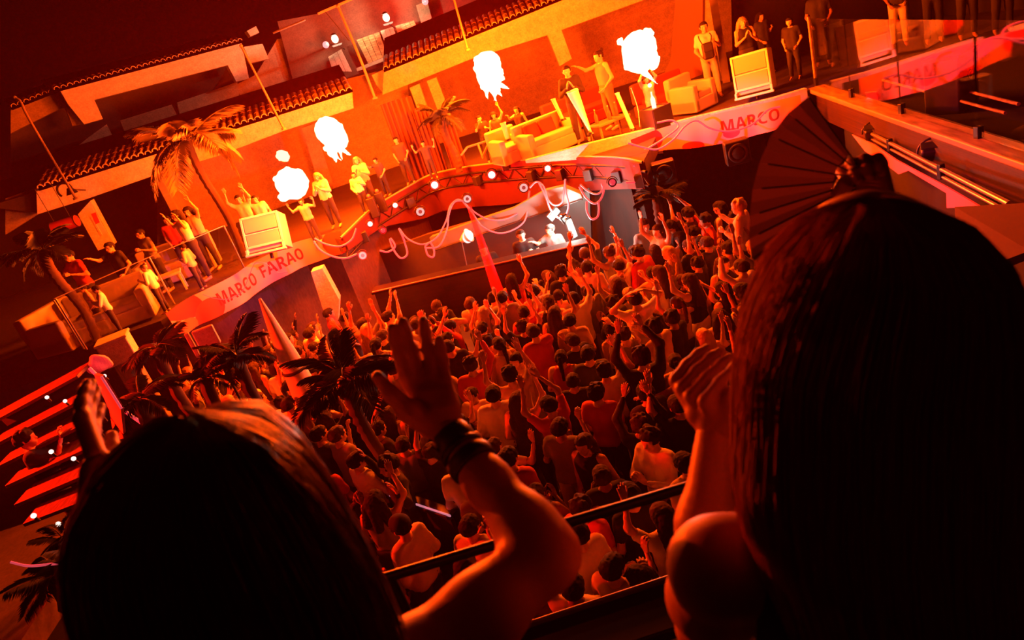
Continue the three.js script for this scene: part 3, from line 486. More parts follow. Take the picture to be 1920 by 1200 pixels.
// what stands behind that glass
{
  const k = thing('equipment_case', 'tall black equipment case behind the railing glass', 'case', P(1785, 205, 10.2), 0.5); mesh('shell', moved(box(0.62, 0.8, 0.5, 0.03), 0, 0.4, 0), M.black, k); mesh('lid', moved(box(0.64, 0.06, 0.52, 0.02), 0, 0.82, 0), M.blackmetal, k); mesh('handle', moved(new THREE.TorusGeometry(0.06, 0.01, 6, 12), 0, 0.5, 0.26), M.steel, k);
  for (const [i, [a, b]] of [[[1655, 150, 13], [1885, 212, 8.6]], [[1790, 165, 10.6], [1910, 195, 8]]].entries()) tag(mesh('foot_rail', rod(P(...a), P(...b), 0.022), M.wood), ['long thin timber rail low behind the railing glass', 'short thin timber rail behind the black equipment case'][i], 'rail');
}
// lamp bar, clamp floods and cloth on the inner face of the parapet
{
  const a = P(1578, 222, 13.3), b = P(1892, 382, 6.8), t = thing('lamp_bar', 'long twin steel tube bar under the timber parapet', 'bar'); mesh('tube', rod(a, b, 0.03), M.steel, t); mesh('tube', rod(a.clone().add(V(0, -0.1, 0.02)), b.clone().add(V(0, -0.1, 0.02)), 0.022), M.steel, t);
  for (const k of [0.16, 0.44, 0.74]) { const p = a.clone().lerp(b, k); mesh('clamp', moved(box(0.07, 0.2, 0.07), p.x, p.y - 0.03, p.z), M.blackmetal, t); }
  const lamp = (label, x, y, d) => { const t2 = thing('clamp_lamp', label, 'lamp', P(x, y, d), -0.6); mesh('body', moved(box(0.3, 0.22, 0.2, 0.04), 0, 0, 0, 0, 0.5), M.black, t2); mesh('yoke', new THREE.TorusGeometry(0.19, 0.015, 6, 14, Math.PI), M.black, t2); mesh('visor', moved(box(0.3, 0.015, 0.16), 0, 0.13, 0.12, 0, 0.3), M.black, t2); };
  lamp('black clamp lamp on the twin tube bar close to the open fan', 1640, 248, 11.4); lamp('small black clamp lamp farther along the twin tube bar', 1750, 284, 9.2);
  const pl = wallPlane(a, b); tag(mesh('pink_cloth', panel(pl, [[1597, 252], [1640, 272], [1680, 300], [1777, 352], [1838, 388], [1775, 390], [1774, 362], [1703, 320], [1685, 327], [1650, 300], [1622, 284]], 0.02, 0.08), M.pinkcloth), 'hot pink cloth strip below the twin tube bar behind the fan', 'cloth');
}
tag(mesh('flat_roof_panel', (() => { const a = P(1790, 388, 6.2), b = P(1930, 380, 5.4), c = P(1930, 470, 4.2), d = P(1800, 520, 4.4); const g = new THREE.BufferGeometry(); const t = V(0, -0.06, 0), v = [a, b, c, d, ...[a, b, c, d].map((p) => p.clone().add(t))]; g.setAttribute('position', new THREE.Float32BufferAttribute(v.flatMap((p) => p.toArray()), 3)); g.setIndex([0, 3, 2, 0, 2, 1, 4, 5, 6, 4, 6, 7, 3, 7, 6, 3, 6, 2, 0, 4, 7, 0, 7, 3, 0, 1, 5, 0, 5, 4, 1, 2, 6, 1, 6, 5]); const h = g.toNonIndexed(); h.computeVertexNormals(); return h; })(), mat('red_awning', [0.12, 0.03, 0.025], 0.8)), 'dull red awning panel under the pink cloth behind the long dark hair', 'awning');

// ================================================================ ROPE LIGHTS
{
  const R = [
    ['rope light swag from the banner end to the pink ring lamp', [[588, 452], [600, 468], [622, 480], [648, 484], [672, 476], [680, 478]], 13.9],
    ['rope light swag over the banner end below the speaker', [[590, 447], [612, 458], [640, 461], [660, 448], [668, 428]], 14.0],
    ['tight squiggle of rope light right of the banner end', [[712, 470], [728, 472], [741, 462], [731, 446], [737, 466], [752, 484], [763, 478], [758, 452], [748, 428]], 14.3],
    ['lowest long rope light swag beneath the dim pink lamp', [[748, 428], [765, 448], [792, 458], [818, 446], [836, 415], [845, 385], [858, 374], [866, 376]], 15.4],
    ['small rope light hook at the foot of the long swags', [[797, 462], [806, 455], [814, 470], [812, 482], [803, 479], [797, 462]], 14.4],
    ['rope light swag rising steeply to the head of the red beam', [[800, 465], [822, 462], [838, 430], [842, 400], [853, 378], [868, 376]], 15.2],
    ['upper rope light swag below the ring lamp in front of the grey band', [[866, 376], [890, 398], [915, 411], [945, 412], [970, 400], [988, 382], [992, 362]], 15.4],
    ['lower rope light swag below the ring lamp in front of the grey band', [[868, 378], [886, 400], [905, 425], [935, 437], [960, 432], [983, 415], [990, 385], [993, 358]], 15.3],
    ['rope light drop beside the ring lamp and the white booth lamp', [[993, 352], [1006, 341], [1018, 348], [1028, 375], [1040, 385], [1053, 380], [1058, 352], [1060, 336]], 14.6],
    ['rope light loop hanging lowest over the white booth lamp', [[1010, 342], [1022, 366], [1032, 392], [1047, 408], [1060, 404], [1066, 385], [1061, 360], [1059, 338]], 14.5],
    ['short rope light swag at the dark end of the rim, upper one', [[1088, 346], [1102, 358], [1118, 364], [1128, 358], [1129, 344]], 13.7],
    ['short rope light swag at the dark end of the rim, lower one', [[1086, 350], [1100, 372], [1115, 382], [1126, 374], [1132, 356], [1128, 344]], 13.6],
    ['small hanging rope light loop at the dark end of the rim', [[1100, 378], [1101, 398], [1110, 411], [1120, 407], [1123, 394], [1122, 380]], 13.5],
    ['rope light curl around the tip of the curved rim', [[1188, 310], [1200, 318], [1202, 332], [1192, 341], [1174, 342]], 13.0],
    ['rope light line crossing the start of the MARCO banner', [[1172, 296], [1200, 286], [1225, 272], [1250, 256], [1272, 236], [1262, 226], [1232, 230]], 13.9],
    ['rope light line sagging along the MARCO banner', [[1178, 268], [1205, 276], [1232, 280], [1262, 262], [1285, 236], [1305, 226], [1330, 240], [1370, 246], [1412, 232], [1440, 206], [1462, 200]], 13.6],
    ['rope light line along the MARCO FARAO banner', [[380, 552], [405, 560], [430, 560], [455, 545], [468, 515], [480, 492], [500, 496], [522, 512], [540, 510]], 12.5],
  ];
  for (const [l, p, d] of R) tag(mesh('rope_light', tube(p.map(([x, y]) => P(x, y, d)), l.includes('FARAO') ? 0.006 : 0.021, p.length * 6, 6), M.rope), l, 'rope light', 'rope light swags along the balcony');
  for (const [l, p, d, r] of [['pink tube handrail running down beside the red stairs', [[168, 690], [185, 708], [205, 735], [228, 765], [265, 793]], 8.2, 0.02], ['thin pink rope light line low at the palm tufts', [[20, 1054], [52, 1061], [95, 1058], [140, 1054]], 4.2, 0.008]]) tag(mesh('pink_tube', tube(p.map(([x, y]) => P(x, y, d)), r, 24, 6), M.rope), l, 'rope light');
}

// ================================================================ STAGE
{
  const pl = wallPlane(P(800, 440, 16.6), P(1095, 360, 14.8));
  struct('wall_booth', panel(pl, [[690, 480], [800, 440], [1105, 352], [1110, 480], [700, 570]], 0.15, -0.3), mat('booth_wall', [0.05, 0.04, 0.036], 0.5));
  const t = thing('stage_canopy', 'pale grey canopy band lit from below over the booth', 'canopy'); mesh('band', panel(pl, [[805, 446], [900, 412], [960, 392], [1020, 358], [1055, 350], [1088, 364], [1092, 372], [1030, 394], [940, 424], [870, 450], [815, 468]], 0.2, 0.15), M.grey, t); mesh('lip', bar(pl.at(815, 470, 0.2), pl.at(1092, 374, 0.2), 0.05, 0.03), M.black, t);
  const b = thing('booth_counter', 'long dark counter of the stage booth with a thin pale edge', 'counter'), a = P(700, 545, 13.9), c = P(1105, 452, 13.4);
  mesh('counter_top', bar(a, c, 0.4, 0.05), mat('black_felt', [0.015, 0.014, 0.014], 0.95, { specularIntensity: 0.2 }), b); mesh('counter_front', bar(a.clone().add(V(0, -0.55, 0.1)), c.clone().add(V(0, -0.55, 0.1)), 0.08, 1.05), M.darkwood, b); mesh('edge_strip', bar(a.clone().add(V(0, 0.03, 0.19)), c.clone().add(V(0, 0.03, 0.19)), 0.02, 0.03), mat('pale_edge', [0.6, 0.5, 0.45], 0.4), b);
  const lampAt = (label, x, y, d, w, h, I, tilt) => { const p = P(x, y, d), t2 = thing('booth_lamp', label, 'stage lamp', p, 0); t2.rotation.set(0, 0.3, tilt); mesh('tube', box(w, h, 0.06, 0.02), glowMat('white_tube', [1, 0.95, 0.82], 1.7), t2); mesh('housing', moved(box(w + 0.06, h + 0.06, 0.06), 0, 0, -0.055), M.black, t2); mesh('clip', moved(box(0.05, 0.06, 0.1), 0, h / 2 + 0.04, -0.05), M.blackmetal, t2); if (I) pointLight('booth_lamp_light', LAMP.white, I, p.clone().add(V(-0.05, -0.05, 0.28)), 4); };
  lampAt('upright white tube lamp at the end of the booth', 1073, 428, 14.0, 0.1, 0.42, 9, 0.1); lampAt('short white lamp hanging from the grey canopy band', 1040, 401, 14.6, 0.26, 0.13, 11, 0.5); lampAt('small white lamp below the hanging booth lamp', 1061, 411, 14.2, 0.12, 0.12, 0, 0.4);
  const s = thing('booth_spot', 'small cone spotlight with a white face on a thin stand in the booth', 'stage lamp', P(872, 446, 14.4), -0.4); const cone = new THREE.CylinderGeometry(0.16, 0.05, 0.24, 16, 1, true); cone.rotateZ(-1.2); mesh('reflector', cone, M.drape, s); const f = new THREE.CircleGeometry(0.14, 16); f.rotateY(0.9); f.translate(0.1, 0.03, 0.06); mesh('face', f, glowMat('spot_face', [1, 0.85, 0.75], 1.0), s); mesh('stand', rod(V(-0.1, -0.05, 0), V(-0.2, -0.8, 0), 0.012), M.steel, s);
  for (const [l, x, y, d, k] of [['dark slotted ventilation box hanging under the MARCO banner', 1384, 287, 12.9, 0], ['round dull loudspeaker cone on the dark wall under the MARCO banner', 1246, 326, 13.4, 1]]) { const q = thing('wall_loudspeaker', l, 'loudspeaker', P(x, y, d), -0.25); mesh('box', moved(box(0.46, 0.46, 0.3, 0.03), 0, 0, -0.15), M.darkwood, q); const r = new THREE.TorusGeometry(0.16, 0.03, 8, 22); mesh('surround', r, M.dim, q); const cn = new THREE.SphereGeometry(0.13, 16, 8, 0, 6.3, 0, 1.2); cn.rotateX(Math.PI / 2); cn.scale(1, 1, 0.4); mesh('cone', cn, M.dim, q); }
  // black clamps on the rim
  [[703, 388, 'black double clamp fixed to the rim beside the small red lamp'], [945, 301, 'black clamp block on the rim beside the cream armchair'], [718, 378, 'small black clamp on the rim above the small red lamp']].forEach(([x, y, l]) => { const c2 = thing('rim_clamp', l, 'clamp', atY(x, y + 6, FL)); mesh('block', moved(box(0.2, 0.5, 0.2, 0.02), 0, 0.1, 0.12), M.black, c2); mesh('knob', moved(new THREE.SphereGeometry(0.05, 10, 8), 0, 0.4, 0.15), M.pinkcloth, c2); mesh('bolt', rod(V(0, 0.25, 0.12), V(0, 0.4, 0.15), 0.015), M.steel, c2); });
  // lower columns and drape
  struct('column_9', panel(wallPlane(P(590, 540, 14.3), P(650, 520, 14.3)), [[583, 510], [604, 503], [636, 562], [634, 600], [612, 600]], 0.3), M.white);
  const um = thing('closed_parasol', 'closed white parasol wrapped like a cone among the palms', 'parasol', P(487, 560, 10.3).setY(0)); um.scale.set(1.05, P(487, 560, 10.3).y / 2.55, 1.05); mesh('canopy', moved(new THREE.LatheGeometry([[0.02, 2.55], [0.07, 2.3], [0.15, 1.8], [0.22, 1.2], [0.24, 1.0], [0.21, 1.0]].map((q) => new THREE.Vector2(...q)), 16), 0, 0, 0), M.drape, um); mesh('pole', moved(new THREE.CylinderGeometry(0.025, 0.025, 2.5, 10), 0, 1.25, 0), M.wood, um); mesh('tie', moved(new THREE.TorusGeometry(0.18, 0.02, 6, 18).rotateX(Math.PI / 2), 0, 1.6, 0), M.dim, um);
  const wb = thing('planter_box', 'pale box planter under the balcony end with a pinkish front', 'planter', P(222, 655, 11.6), 0.3); mesh('tub', moved(box(0.5, 0.42, 0.45, 0.03), 0, 0, 0), M.white, wb); mesh('rim', moved(box(0.54, 0.05, 0.49, 0.02), 0, 0.22, 0), M.white, wb); mesh('pedestal', moved(box(0.36, P(222, 655, 11.6).y - 0.2, 0.32, 0.02), 0, -0.2 - (P(222, 655, 11.6).y - 0.2) / 2, 0), M.wallback, wb);
  const ob = thing('hanging_sign', 'plain orange-lit board hanging in front of the palms under the banner', 'board', P(387, 632, 9.6), 0.15); mesh('board', box(0.3, 0.3, 0.08, 0.02), M.white, ob); mesh('side_leaf', moved(box(0.06, 0.4, 0.06, 0.01), -0.22, -0.04, 0), M.white, ob); mesh('post', rod(V(0, -0.15, -0.03), V(0, -P(387, 632, 9.6).y, -0.03), 0.02), M.dim, ob);
  const pw = thing('pink_drape', 'crumpled pinkish white cloth at the top of the pink handrail', 'cloth', P(186, 682, 9.2), 0.4); mesh('cloth', (() => { const g = new THREE.IcosahedronGeometry(0.13, 4), p = g.attributes.position; for (let i = 0; i < p.count; i++) { const x = p.getX(i), y = p.getY(i), z = p.getZ(i), k = 1 + 0.18 * Math.sin(x * 31 + y * 17) * Math.cos(z * 23); p.setXYZ(i, x * k * 1.2, y * k, z * k * 0.6); } g.computeVertexNormals(); return g; })(), mat('pale_cloth', [0.85, 0.5, 0.55], 0.85), pw);
  pointLight('cloth_spot_light', LAMP.pink, 0.35, P(196, 676, 8.7), 3);
}
// bar table among the crowd with a lit edge
{ const a = atY(732, 926, 1.15), b = atY(846, 964, 1.15), t = thing('bar_table', 'black bar table with a pink lit edge among the crowd', 'table'); mesh('tabletop', bar(a, b, 0.16, 0.05), M.black, t); mesh('edge_strip', bar(a.clone().add(V(0, 0.03, 0.07)), b.clone().add(V(0, 0.03, 0.07)), 0.02, 0.035), glowMat('pink_edge', [1, 0.3, 0.4], 0.5), t); mesh('front_panel', bar(a.clone().add(V(0, -0.55, 0.05)), b.clone().add(V(0, -0.55, 0.05)), 0.05, 1.05), M.black, t); }

// ================================================================ STAIRS AND LEFT CORNER
{
  const st = thing('staircase', 'broad staircase with red lit treads going down beside the palms', 'stairs'); st.userData.kind = 'structure'; delete st.userData.category;
  const wood = mat('stair_tread', [0.3, 0.14, 0.11], 0.6, { map: woodTex });
  for (let i = 0; i < 6; i++) { const a = P(-20 + i * 17, 790 + i * 34, 9.0 - i * 0.25), b = P(160 + i * 6, 692 + i * 44, 9.0 - i * 0.25); mesh('tread', bar(a, b, 0.5, 0.05, 0.012), wood, st); mesh('riser', bar(a.clone().add(V(0, -0.11, -0.2)), b.clone().add(V(0, -0.11, -0.2)), 0.03, 0.2, 0.006), M.dim, st); }
  pointLight('stair_light', LAMP.red, 5, P(95, 705, 7.0), 4);
  const lampPts = [[88, 745, 8.4], [122, 752, 8.4], [96, 847, 7], [138, 860, 7], [63, 967, 6], [109, 983, 6], [235, 754, 8], [196, 705, 8.6]];
  const where = ['on the top red stair, closer to the pale cloth end', 'on the top red stair beside the dark hand', 'in front of the man in black below the stairs', 'between the man in black and the long hair', 'lowest pair over the palm tufts, first one', 'lowest pair over the palm tufts, second one', 'hanging in the palm by the pink handrail', 'at the end of the pink handrail by the pale cloth'];
  lampPts.forEach(([x, y, d], i) => { const t = thing('spot_bulb', 'tiny white spot bulb ' + where[i], 'bulb', P(x, y, d), 0, 'tiny spot bulbs by the stairs'); mesh('bulb', new THREE.SphereGeometry(0.024, 10, 8), glowMat('tiny_bulb', [1, 0.75, 0.6], 1.6), t); mesh('socket', rod(V(0, -0.02, 0), V(0.01, -0.07, -0.01), 0.014), M.black, t); });
  const fl = thing('fabric_wedge', 'narrow red lit fabric panel below the pink handrail', 'fabric'); const pl = wallPlane(P(160, 700, 7.4), P(240, 800, 7.0)); mesh('panel', panel(pl, [[176, 702], [190, 706], [226, 765], [232, 822], [214, 826], [205, 770]], 0.03), mat('red_fabric', [0.75, 0.3, 0.25], 0.8), fl); mesh('hem', rod(pl.at(190, 706, 0.02), pl.at(228, 766, 0.02), 0.012), M.rope, fl);
  struct('terrace_side', slab([[-12, -4.2], [-3.4, -4.2], [-3.4, -0.8], [-12, -0.8]], 2.6, 0.3), mat('side_terrace', [0.16, 0.1, 0.08], 0.7, { map: plasterTex }));
  struct('terrace_side_2', slab([[-14, -9.4], [-6.6, -9.4], [-6.6, -4.2], [-14, -4.2]], 1.4, 0.3), mats.side_terrace);
}
// ================================================================ PALMS
function frondGeo(len, droop, leaf, n, jit) {
  const pos = [], idx = [], pt = (t) => V(len * (t - 0.12 * t * t), len * (0.42 * t - droop * t * t), 0);
  const tri = (...p) => { const b = pos.length / 3; for (const q of p) pos.push(q.x, q.y, q.z); for (let i = 2; i < p.length; i++) idx.push(b, b + i - 1, b + i); };
  for (let i = 0; i < 10; i++) { const a = pt(i / 10), b = pt((i + 1) / 10), w = 0.016 * (1 - i / 11), u = V(0, w, 0), s = V(0, 0, w); tri(a.clone().add(u), a.clone().add(s), b.clone().add(s), b.clone().add(u)); tri(a.clone().add(u), b.clone().add(u), b.clone().sub(s), a.clone().sub(s)); }
  for (let i = 0; i < n; i++) for (const sd of [-1, 1]) {
    const t = 0.14 + 0.86 * (i + rr(0, 0.6)) / n, p = pt(t), q = pt(Math.min(1, t + 0.02)).sub(pt(Math.max(0, t - 0.02))).normalize(), L = leaf * (0.55 + 0.75 * Math.sin(Math.PI * Math.min(1, t * 0.9 + 0.08))) * rr(0.85, 1.1), w = 0.0115 * rr(0.8, 1.2);
    const dir = q.clone().multiplyScalar(0.75).add(V(0, -0.15 + rr(-jit, jit), sd)).normalize(), mid = p.clone().addScaledVector(dir, L * 0.5), tip = p.clone().addScaledVector(dir, L).add(V(0, -L * 0.22, 0));
    tri(p, mid.clone().addScaledVector(q, w), tip, mid.clone().addScaledVector(q, -w));
  }
  const g = new THREE.BufferGeometry(); g.setAttribute('position', new THREE.Float32BufferAttribute(pos, 3)); g.setIndex(idx); const h = g.toNonIndexed(); h.computeVertexNormals(); return h;
}
const FR = [frondGeo(1, 0.55, 0.28, 52, 0.14), frondGeo(1, 0.8, 0.26, 48, 0.2), frondGeo(1, 0.3, 0.3, 52, 0.14)];
function palm(label, crown, ground, R, n, m, opts = {}) {
  const t = thing('palm', label, 'palm tree', V(crown.x, ground, crown.z)), H = crown.y - ground, { a0 = 0, a1 = 6.283, lift = 0 } = opts;
  const pts = []; for (let i = 0; i <= 6; i++) pts.push(V(0.05 * Math.sin(i), H * i / 6, 0.04 * Math.cos(i * 1.3)));
  const tg = tube(pts, 0.09, 40, 9), tp = tg.attributes.position; for (let i = 0; i < tp.count; i++) { const y = tp.getY(i), k = 1 + 0.1 * Math.sin(y * 50); tp.setX(i, tp.getX(i) * k); tp.setZ(i, tp.getZ(i) * k); } tg.computeVertexNormals(); if (H > 0.3) mesh('trunk', tg, M.trunk, t);
  for (let i = 0; i < n; i++) { const f = mesh('frond', FR[i % 3], m, t), s = R * rr(0.8, 1.15); f.scale.set(s, s, s); f.position.set(0, H, 0); f.rotation.set(0, a0 + (a1 - a0) * (i + rr(-0.3, 0.3)) / n, lift + rr(-0.3, 0.75), 'YXZ'); f.rotation.x = rr(-0.3, 0.3); }
  return t;
}
palm('dark palm at the edge of the balcony end, beside the guests there', P(82, 470, 12.2), FL, 0.75, 13, M.palm);
palm('shaggy palm with leaves coloured as lit hanging in front of the lower tiled eave', P(352, 262, 15.2), FL, 1.35, 18, M.palmlit, { lift: -0.35 });
palm('dark palm with long fronds under the start of the MARCO FARAO banner', P(295, 655, 10.2), 0, 0.62, 14, M.palm);
palm('dark palm at the foot of the closed white parasol', P(445, 668, 9.2), 0, 0.62, 13, M.palm);
palm('dark palm in the crowd beside the big open hand', P(650, 712, 8.6), 0, 0.8, 12, M.palm, { lift: 0.1 });
palm('low palm tuft at the foot of the pink handrail', P(262, 748, 8.0), 0.6, 0.55, 10, M.palm);
palm('low palm beside the long-haired woman with the raised open hand', P(120, 1075, 4.4), 1.6, 0.34, 13, M.palm);
palm('small palm tuft under the small white bulbs', P(118, 1012, 5.2), 1.8, 0.26, 9, M.palm);
palm('dark bushy palm on the balcony below the white lamp blocks', P(828, 222, 17.4), FL, 0.8, 15, M.palm);
palm('dark palm with a bare trunk under the MARCO banner', P(1232, 372, 12.8), 0, 0.6, 12, M.palm);
palm('low palm among the crowd between the parasol and the palms', P(385, 710, 9.0), 0, 0.5, 10, M.palm);
// ================================================================ PEOPLE
function handBones(w, d, n, curl, side, s = 1, spread = 0.12) { // wrist, pointing direction, palm normal (the way the palm looks), curl 0..1, side of the thumb along cross
  const x = d.clone().cross(n).normalize().multiplyScalar(side), B = [], at = (a, b, c) => w.clone().addScaledVector(d, a * s).addScaledVector(x, b * s).addScaledVector(n, c * s);
  const F = [[0.026, 0.088, 0.070], [0.008, 0.092, 0.078], [-0.010, 0.088, 0.072], [-0.027, 0.080, 0.056]];
  F.forEach(([b, a, L], i) => {
    const k0 = at(0.012, b * 0.55, 0), k1 = at(a, b, 0); B.push([k0, k1, 0.0125 * s, 0.0115 * s]);
    let p = k1, ang = 0; const seg = [0.46, 0.31, 0.23], sp = (1.5 - i) * spread;
    for (let j = 0; j < 3; j++) { ang += curl * [0.9, 1.3, 0.8][j]; const q = p.clone().addScaledVector(d, Math.cos(ang) * L * seg[j] * s).addScaledVector(n, Math.sin(ang) * L * seg[j] * s).addScaledVector(x, sp * Math.cos(ang) * L * seg[j] * s); B.push([p, q, (0.0098 - j * 0.001) * s, (0.0088 - j * 0.001) * s]); p = q; }
  });
  const t0 = at(0.02, 0.018, 0.006), t1 = at(0.05, 0.046, 0.014), t2 = at(0.078, 0.058 - curl * 0.012, 0.02 + curl * 0.02), t3 = at(0.098, 0.062 - curl * 0.03, 0.024 + curl * 0.03);
  B.push([t0, t1, 0.015 * s, 0.0125 * s], [t1, t2, 0.0115 * s, 0.0105 * s], [t2, t3, 0.0105 * s, 0.009 * s]);
  return B;
}
// head facing -z, centre of the skull at c
function headBones(c) { const q = (x, y, z) => V(c.x + x, c.y + y, c.z + z); return [[q(0, 0.02, 0.02), q(0, 0.025, -0.02), 0.088], [q(0, -0.05, -0.03), q(0, -0.085, -0.055), 0.052, 0.04], [q(-0.035, -0.03, -0.055), q(0.035, -0.03, -0.055), 0.034], [q(0, -0.005, -0.1), q(0, -0.035, -0.118), 0.01, 0.014], [q(-0.03, 0.02, -0.085), q(0.03, 0.02, -0.085), 0.018], [q(-0.018, -0.072, -0.095), q(0.018, -0.072, -0.095), 0.009], [q(-0.088, 0.01, 0.005), q(-0.092, -0.025, 0), 0.014, 0.009], [q(0.088, 0.01, 0.005), q(0.092, -0.025, 0), 0.014, 0.009], [q(0, -0.06, 0.02), q(0, -0.16, 0.025), 0.05, 0.054]]; }
function headCut(c) { return (d, x, y, z) => { for (const s of [-1, 1]) { const a = Math.hypot(x - c.x - s * 0.034, (y - c.y + 0.002) * 1.4, z - c.z + 0.108) - 0.018; d = Math.max(d, -a); } const m = Math.hypot((x - c.x) * 0.4, (y - c.y + 0.073) * 2.2, z - c.z + 0.107) - 0.009; return Math.max(d, -m); }; }
const HC = V(0, 1.63, 0);
const rough3 = (x, y, z, f) => Math.sin(x * f + Math.sin(y * f * 0.7) * 2) * Math.sin(y * f * 0.9 + Math.sin(z * f) * 1.7 + 1) * Math.sin(z * f * 1.1 + Math.sin(x * f * 0.8) * 2 + 2);
const HEAD = skin(headBones(HC), 0.03, 0.013, headCut(HC));
const LEGS = (() => { const L = []; for (const s of [-1, 1]) L.push([V(s * 0.09, 0.92, 0), V(s * 0.11, 0.5, -0.02 * s), 0.088, 0.058], [V(s * 0.11, 0.5, -0.02 * s), V(s * 0.12, 0.09, 0.01), 0.056, 0.04], [V(s * 0.12, 0.06, 0.02), V(s * 0.13, 0.035, -0.15), 0.042, 0.034]); return L; })();
const TORSO = [[V(-0.15, 1.44, 0.01), V(0.15, 1.44, 0.01), 0.06], [V(-0.075, 1.36, 0), V(-0.07, 1.02, 0), 0.108, 0.092], [V(0.075, 1.36, 0), V(0.07, 1.02, 0), 0.108, 0.092], [V(-0.07, 0.95, 0.01), V(0.07, 0.95, 0.01), 0.112], [V(0, 1.42, 0.01), V(0, 1.54, 0.015), 0.062, 0.056]];
// arm poses: [elbow, wrist, hand direction, palm normal, curl] for the arm at s = -1 or 1
const v = (x, y, z) => V(x, y, z).normalize();
const UP = (s) => [V(s * 0.31, 1.63, -0.09), V(s * 0.25, 1.89, -0.13), v(-s * 0.1, 1, -0.1), v(0, 0.1, -1), 0.12];
const UP2 = (s) => [V(s * 0.27, 1.66, -0.14), V(s * 0.14, 1.9, -0.24), v(-s * 0.2, 1, -0.15), v(-s * 0.3, 0.1, -1), 0.35];
const DOWN = (s) => [V(s * 0.26, 1.14, 0.05), V(s * 0.17, 0.96, -0.14), v(-s * 0.2, -0.5, -0.9), v(-s, 0, 0), 0.5];
const CLAP = (s) => [V(s * 0.25, 1.16, -0.12), V(s * 0.07, 1.3, -0.3), v(-s * 0.25, 0.9, -0.4), v(-s, 0, -0.2), 0.2];
const PHONE = (s) => [V(s * 0.25, 1.27, -0.22), V(s * 0.1, 1.5, -0.36), v(-s * 0.1, 1, -0.1), v(0, 0, -1), 0.6];
const FWD_ARM = (s) => [V(s * 0.24, 1.42, -0.25), V(s * 0.17, 1.56, -0.48), v(0, 0.5, -1), v(0, -1, -0.4), 0.15];
const HEADH = (s) => [V(s * 0.37, 1.6, 0.03), V(s * 0.13, 1.76, 0.06), v(-s * 1, 0.25, 0), v(0, -1, 0), 0.4];
const WIDE = (s) => [V(s * 0.43, 1.36, -0.06), V(s * 0.5, 1.6, -0.13), v(-s * 0.1, 1, -0.2), v(0, 0.1, -1), 0.25];
const DRINK = (s) => [V(s * 0.28, 1.15, 0), V(s * 0.14, 1.28, -0.26), v(-s * 0.4, 0.3, -0.9), v(-s, 0, 0), 0.9];
const POSES = [
  ['both arms raised', UP, UP], ['right arm raised', DOWN, UP], ['left arm raised', UP, DOWN], ['arms lowered', DOWN, DOWN], ['hands clapping', CLAP, CLAP],
  ['one hand up front', DRINK, PHONE], ['arm stretched forward', DOWN, FWD_ARM], ['hands on the head', HEADH, HEADH], ['arms bent out wide', WIDE, WIDE], ['holding a low drink', DRINK, DOWN], ['arms up and out', UP2, WIDE], ['both hands high together', UP2, UP2],
];
const shoulder = (s) => V(s * 0.185, 1.435, 0.01);
const poseCache = [];
function poseGeo(i) {
  if (poseCache[i]) return poseCache[i];
  const [, L, R] = POSES[i], arms = [], hands = [], upperTee = [], upperLong = [];
  for (const [s, f] of [[-1, L], [1, R]]) {
    const [e, w, d, n, c] = f(s), S = shoulder(s); arms.push([S, e, 0.052, 0.041], [e, w, 0.041, 0.027]);
    upperTee.push([S, S.clone().lerp(e, 0.6), 0.066, 0.06]); upperLong.push([S, e, 0.064, 0.054], [e, e.clone().lerp(w, 0.88), 0.054, 0.04]);
    const hb = handBones(w, d, n, c, d.clone().cross(n).x * s < 0 ? 1 : -1, 1.0); hands.push(skin(hb, 0.008, 0.0075));
  }
  const body = merge([skin([...TORSO, ...LEGS, ...arms], 0.035, 0.03), HEAD, ...hands]);
  const grown = TORSO.slice(0, 4).map(([a, b, r, q]) => [a, b, r + 0.017, (q ?? r) + 0.017]);
  const cutShirt = (lo, neck) => (d, x, y, z) => Math.max(d + 0.009 * rough3(x, y * 0.6, z, 34), lo - y, Math.min(y - 1.49, 0.075 - Math.hypot(x, z - 0.01)) * (neck ? 1 : 1));
  const g = { body, tee: skin([...grown, ...upperTee], 0.04, 0.029, cutShirt(0.9)), long: skin([...grown, ...upperLong], 0.04, 0.029, cutShirt(0.88)), tank: skin(grown.map(([a, b, r, q], k) => k ? [a, b, r, q] : [V(-0.09, 1.44, 0.01), V(0.09, 1.44, 0.01), 0.07]), 0.03, 0.027, cutShirt(1.0)) };
  return (poseCache[i] = g);
}
const TROUSERS = skin([...LEGS.filter((_, i) => i % 3 !== 2).map(([a, b, r, q]) => [a, b, r + 0.018, q + 0.02]), [V(-0.07, 0.95, 0.01), V(0.07, 0.95, 0.01), 0.125]], 0.03, 0.032, (d, x, y) => Math.max(d, y - 1.03, 0.1 - y));
const shell = (lo, grow, extra = [], k = 0.03) => { const b = [[V(0, 1.65, 0.025), V(0, 1.66, -0.02), 0.088 + grow, 0.084 + grow], ...extra]; return skin(b, k, 0.013, (d, x, y, z) => Math.max(d + 0.009 * rough3(x, y, z, 75), Math.min(-(z + 0.055) , 0.075 - Math.abs(x)) > 0 && y < 1.675 ? 0.01 : -1, lo - y - z * 0.25)); };
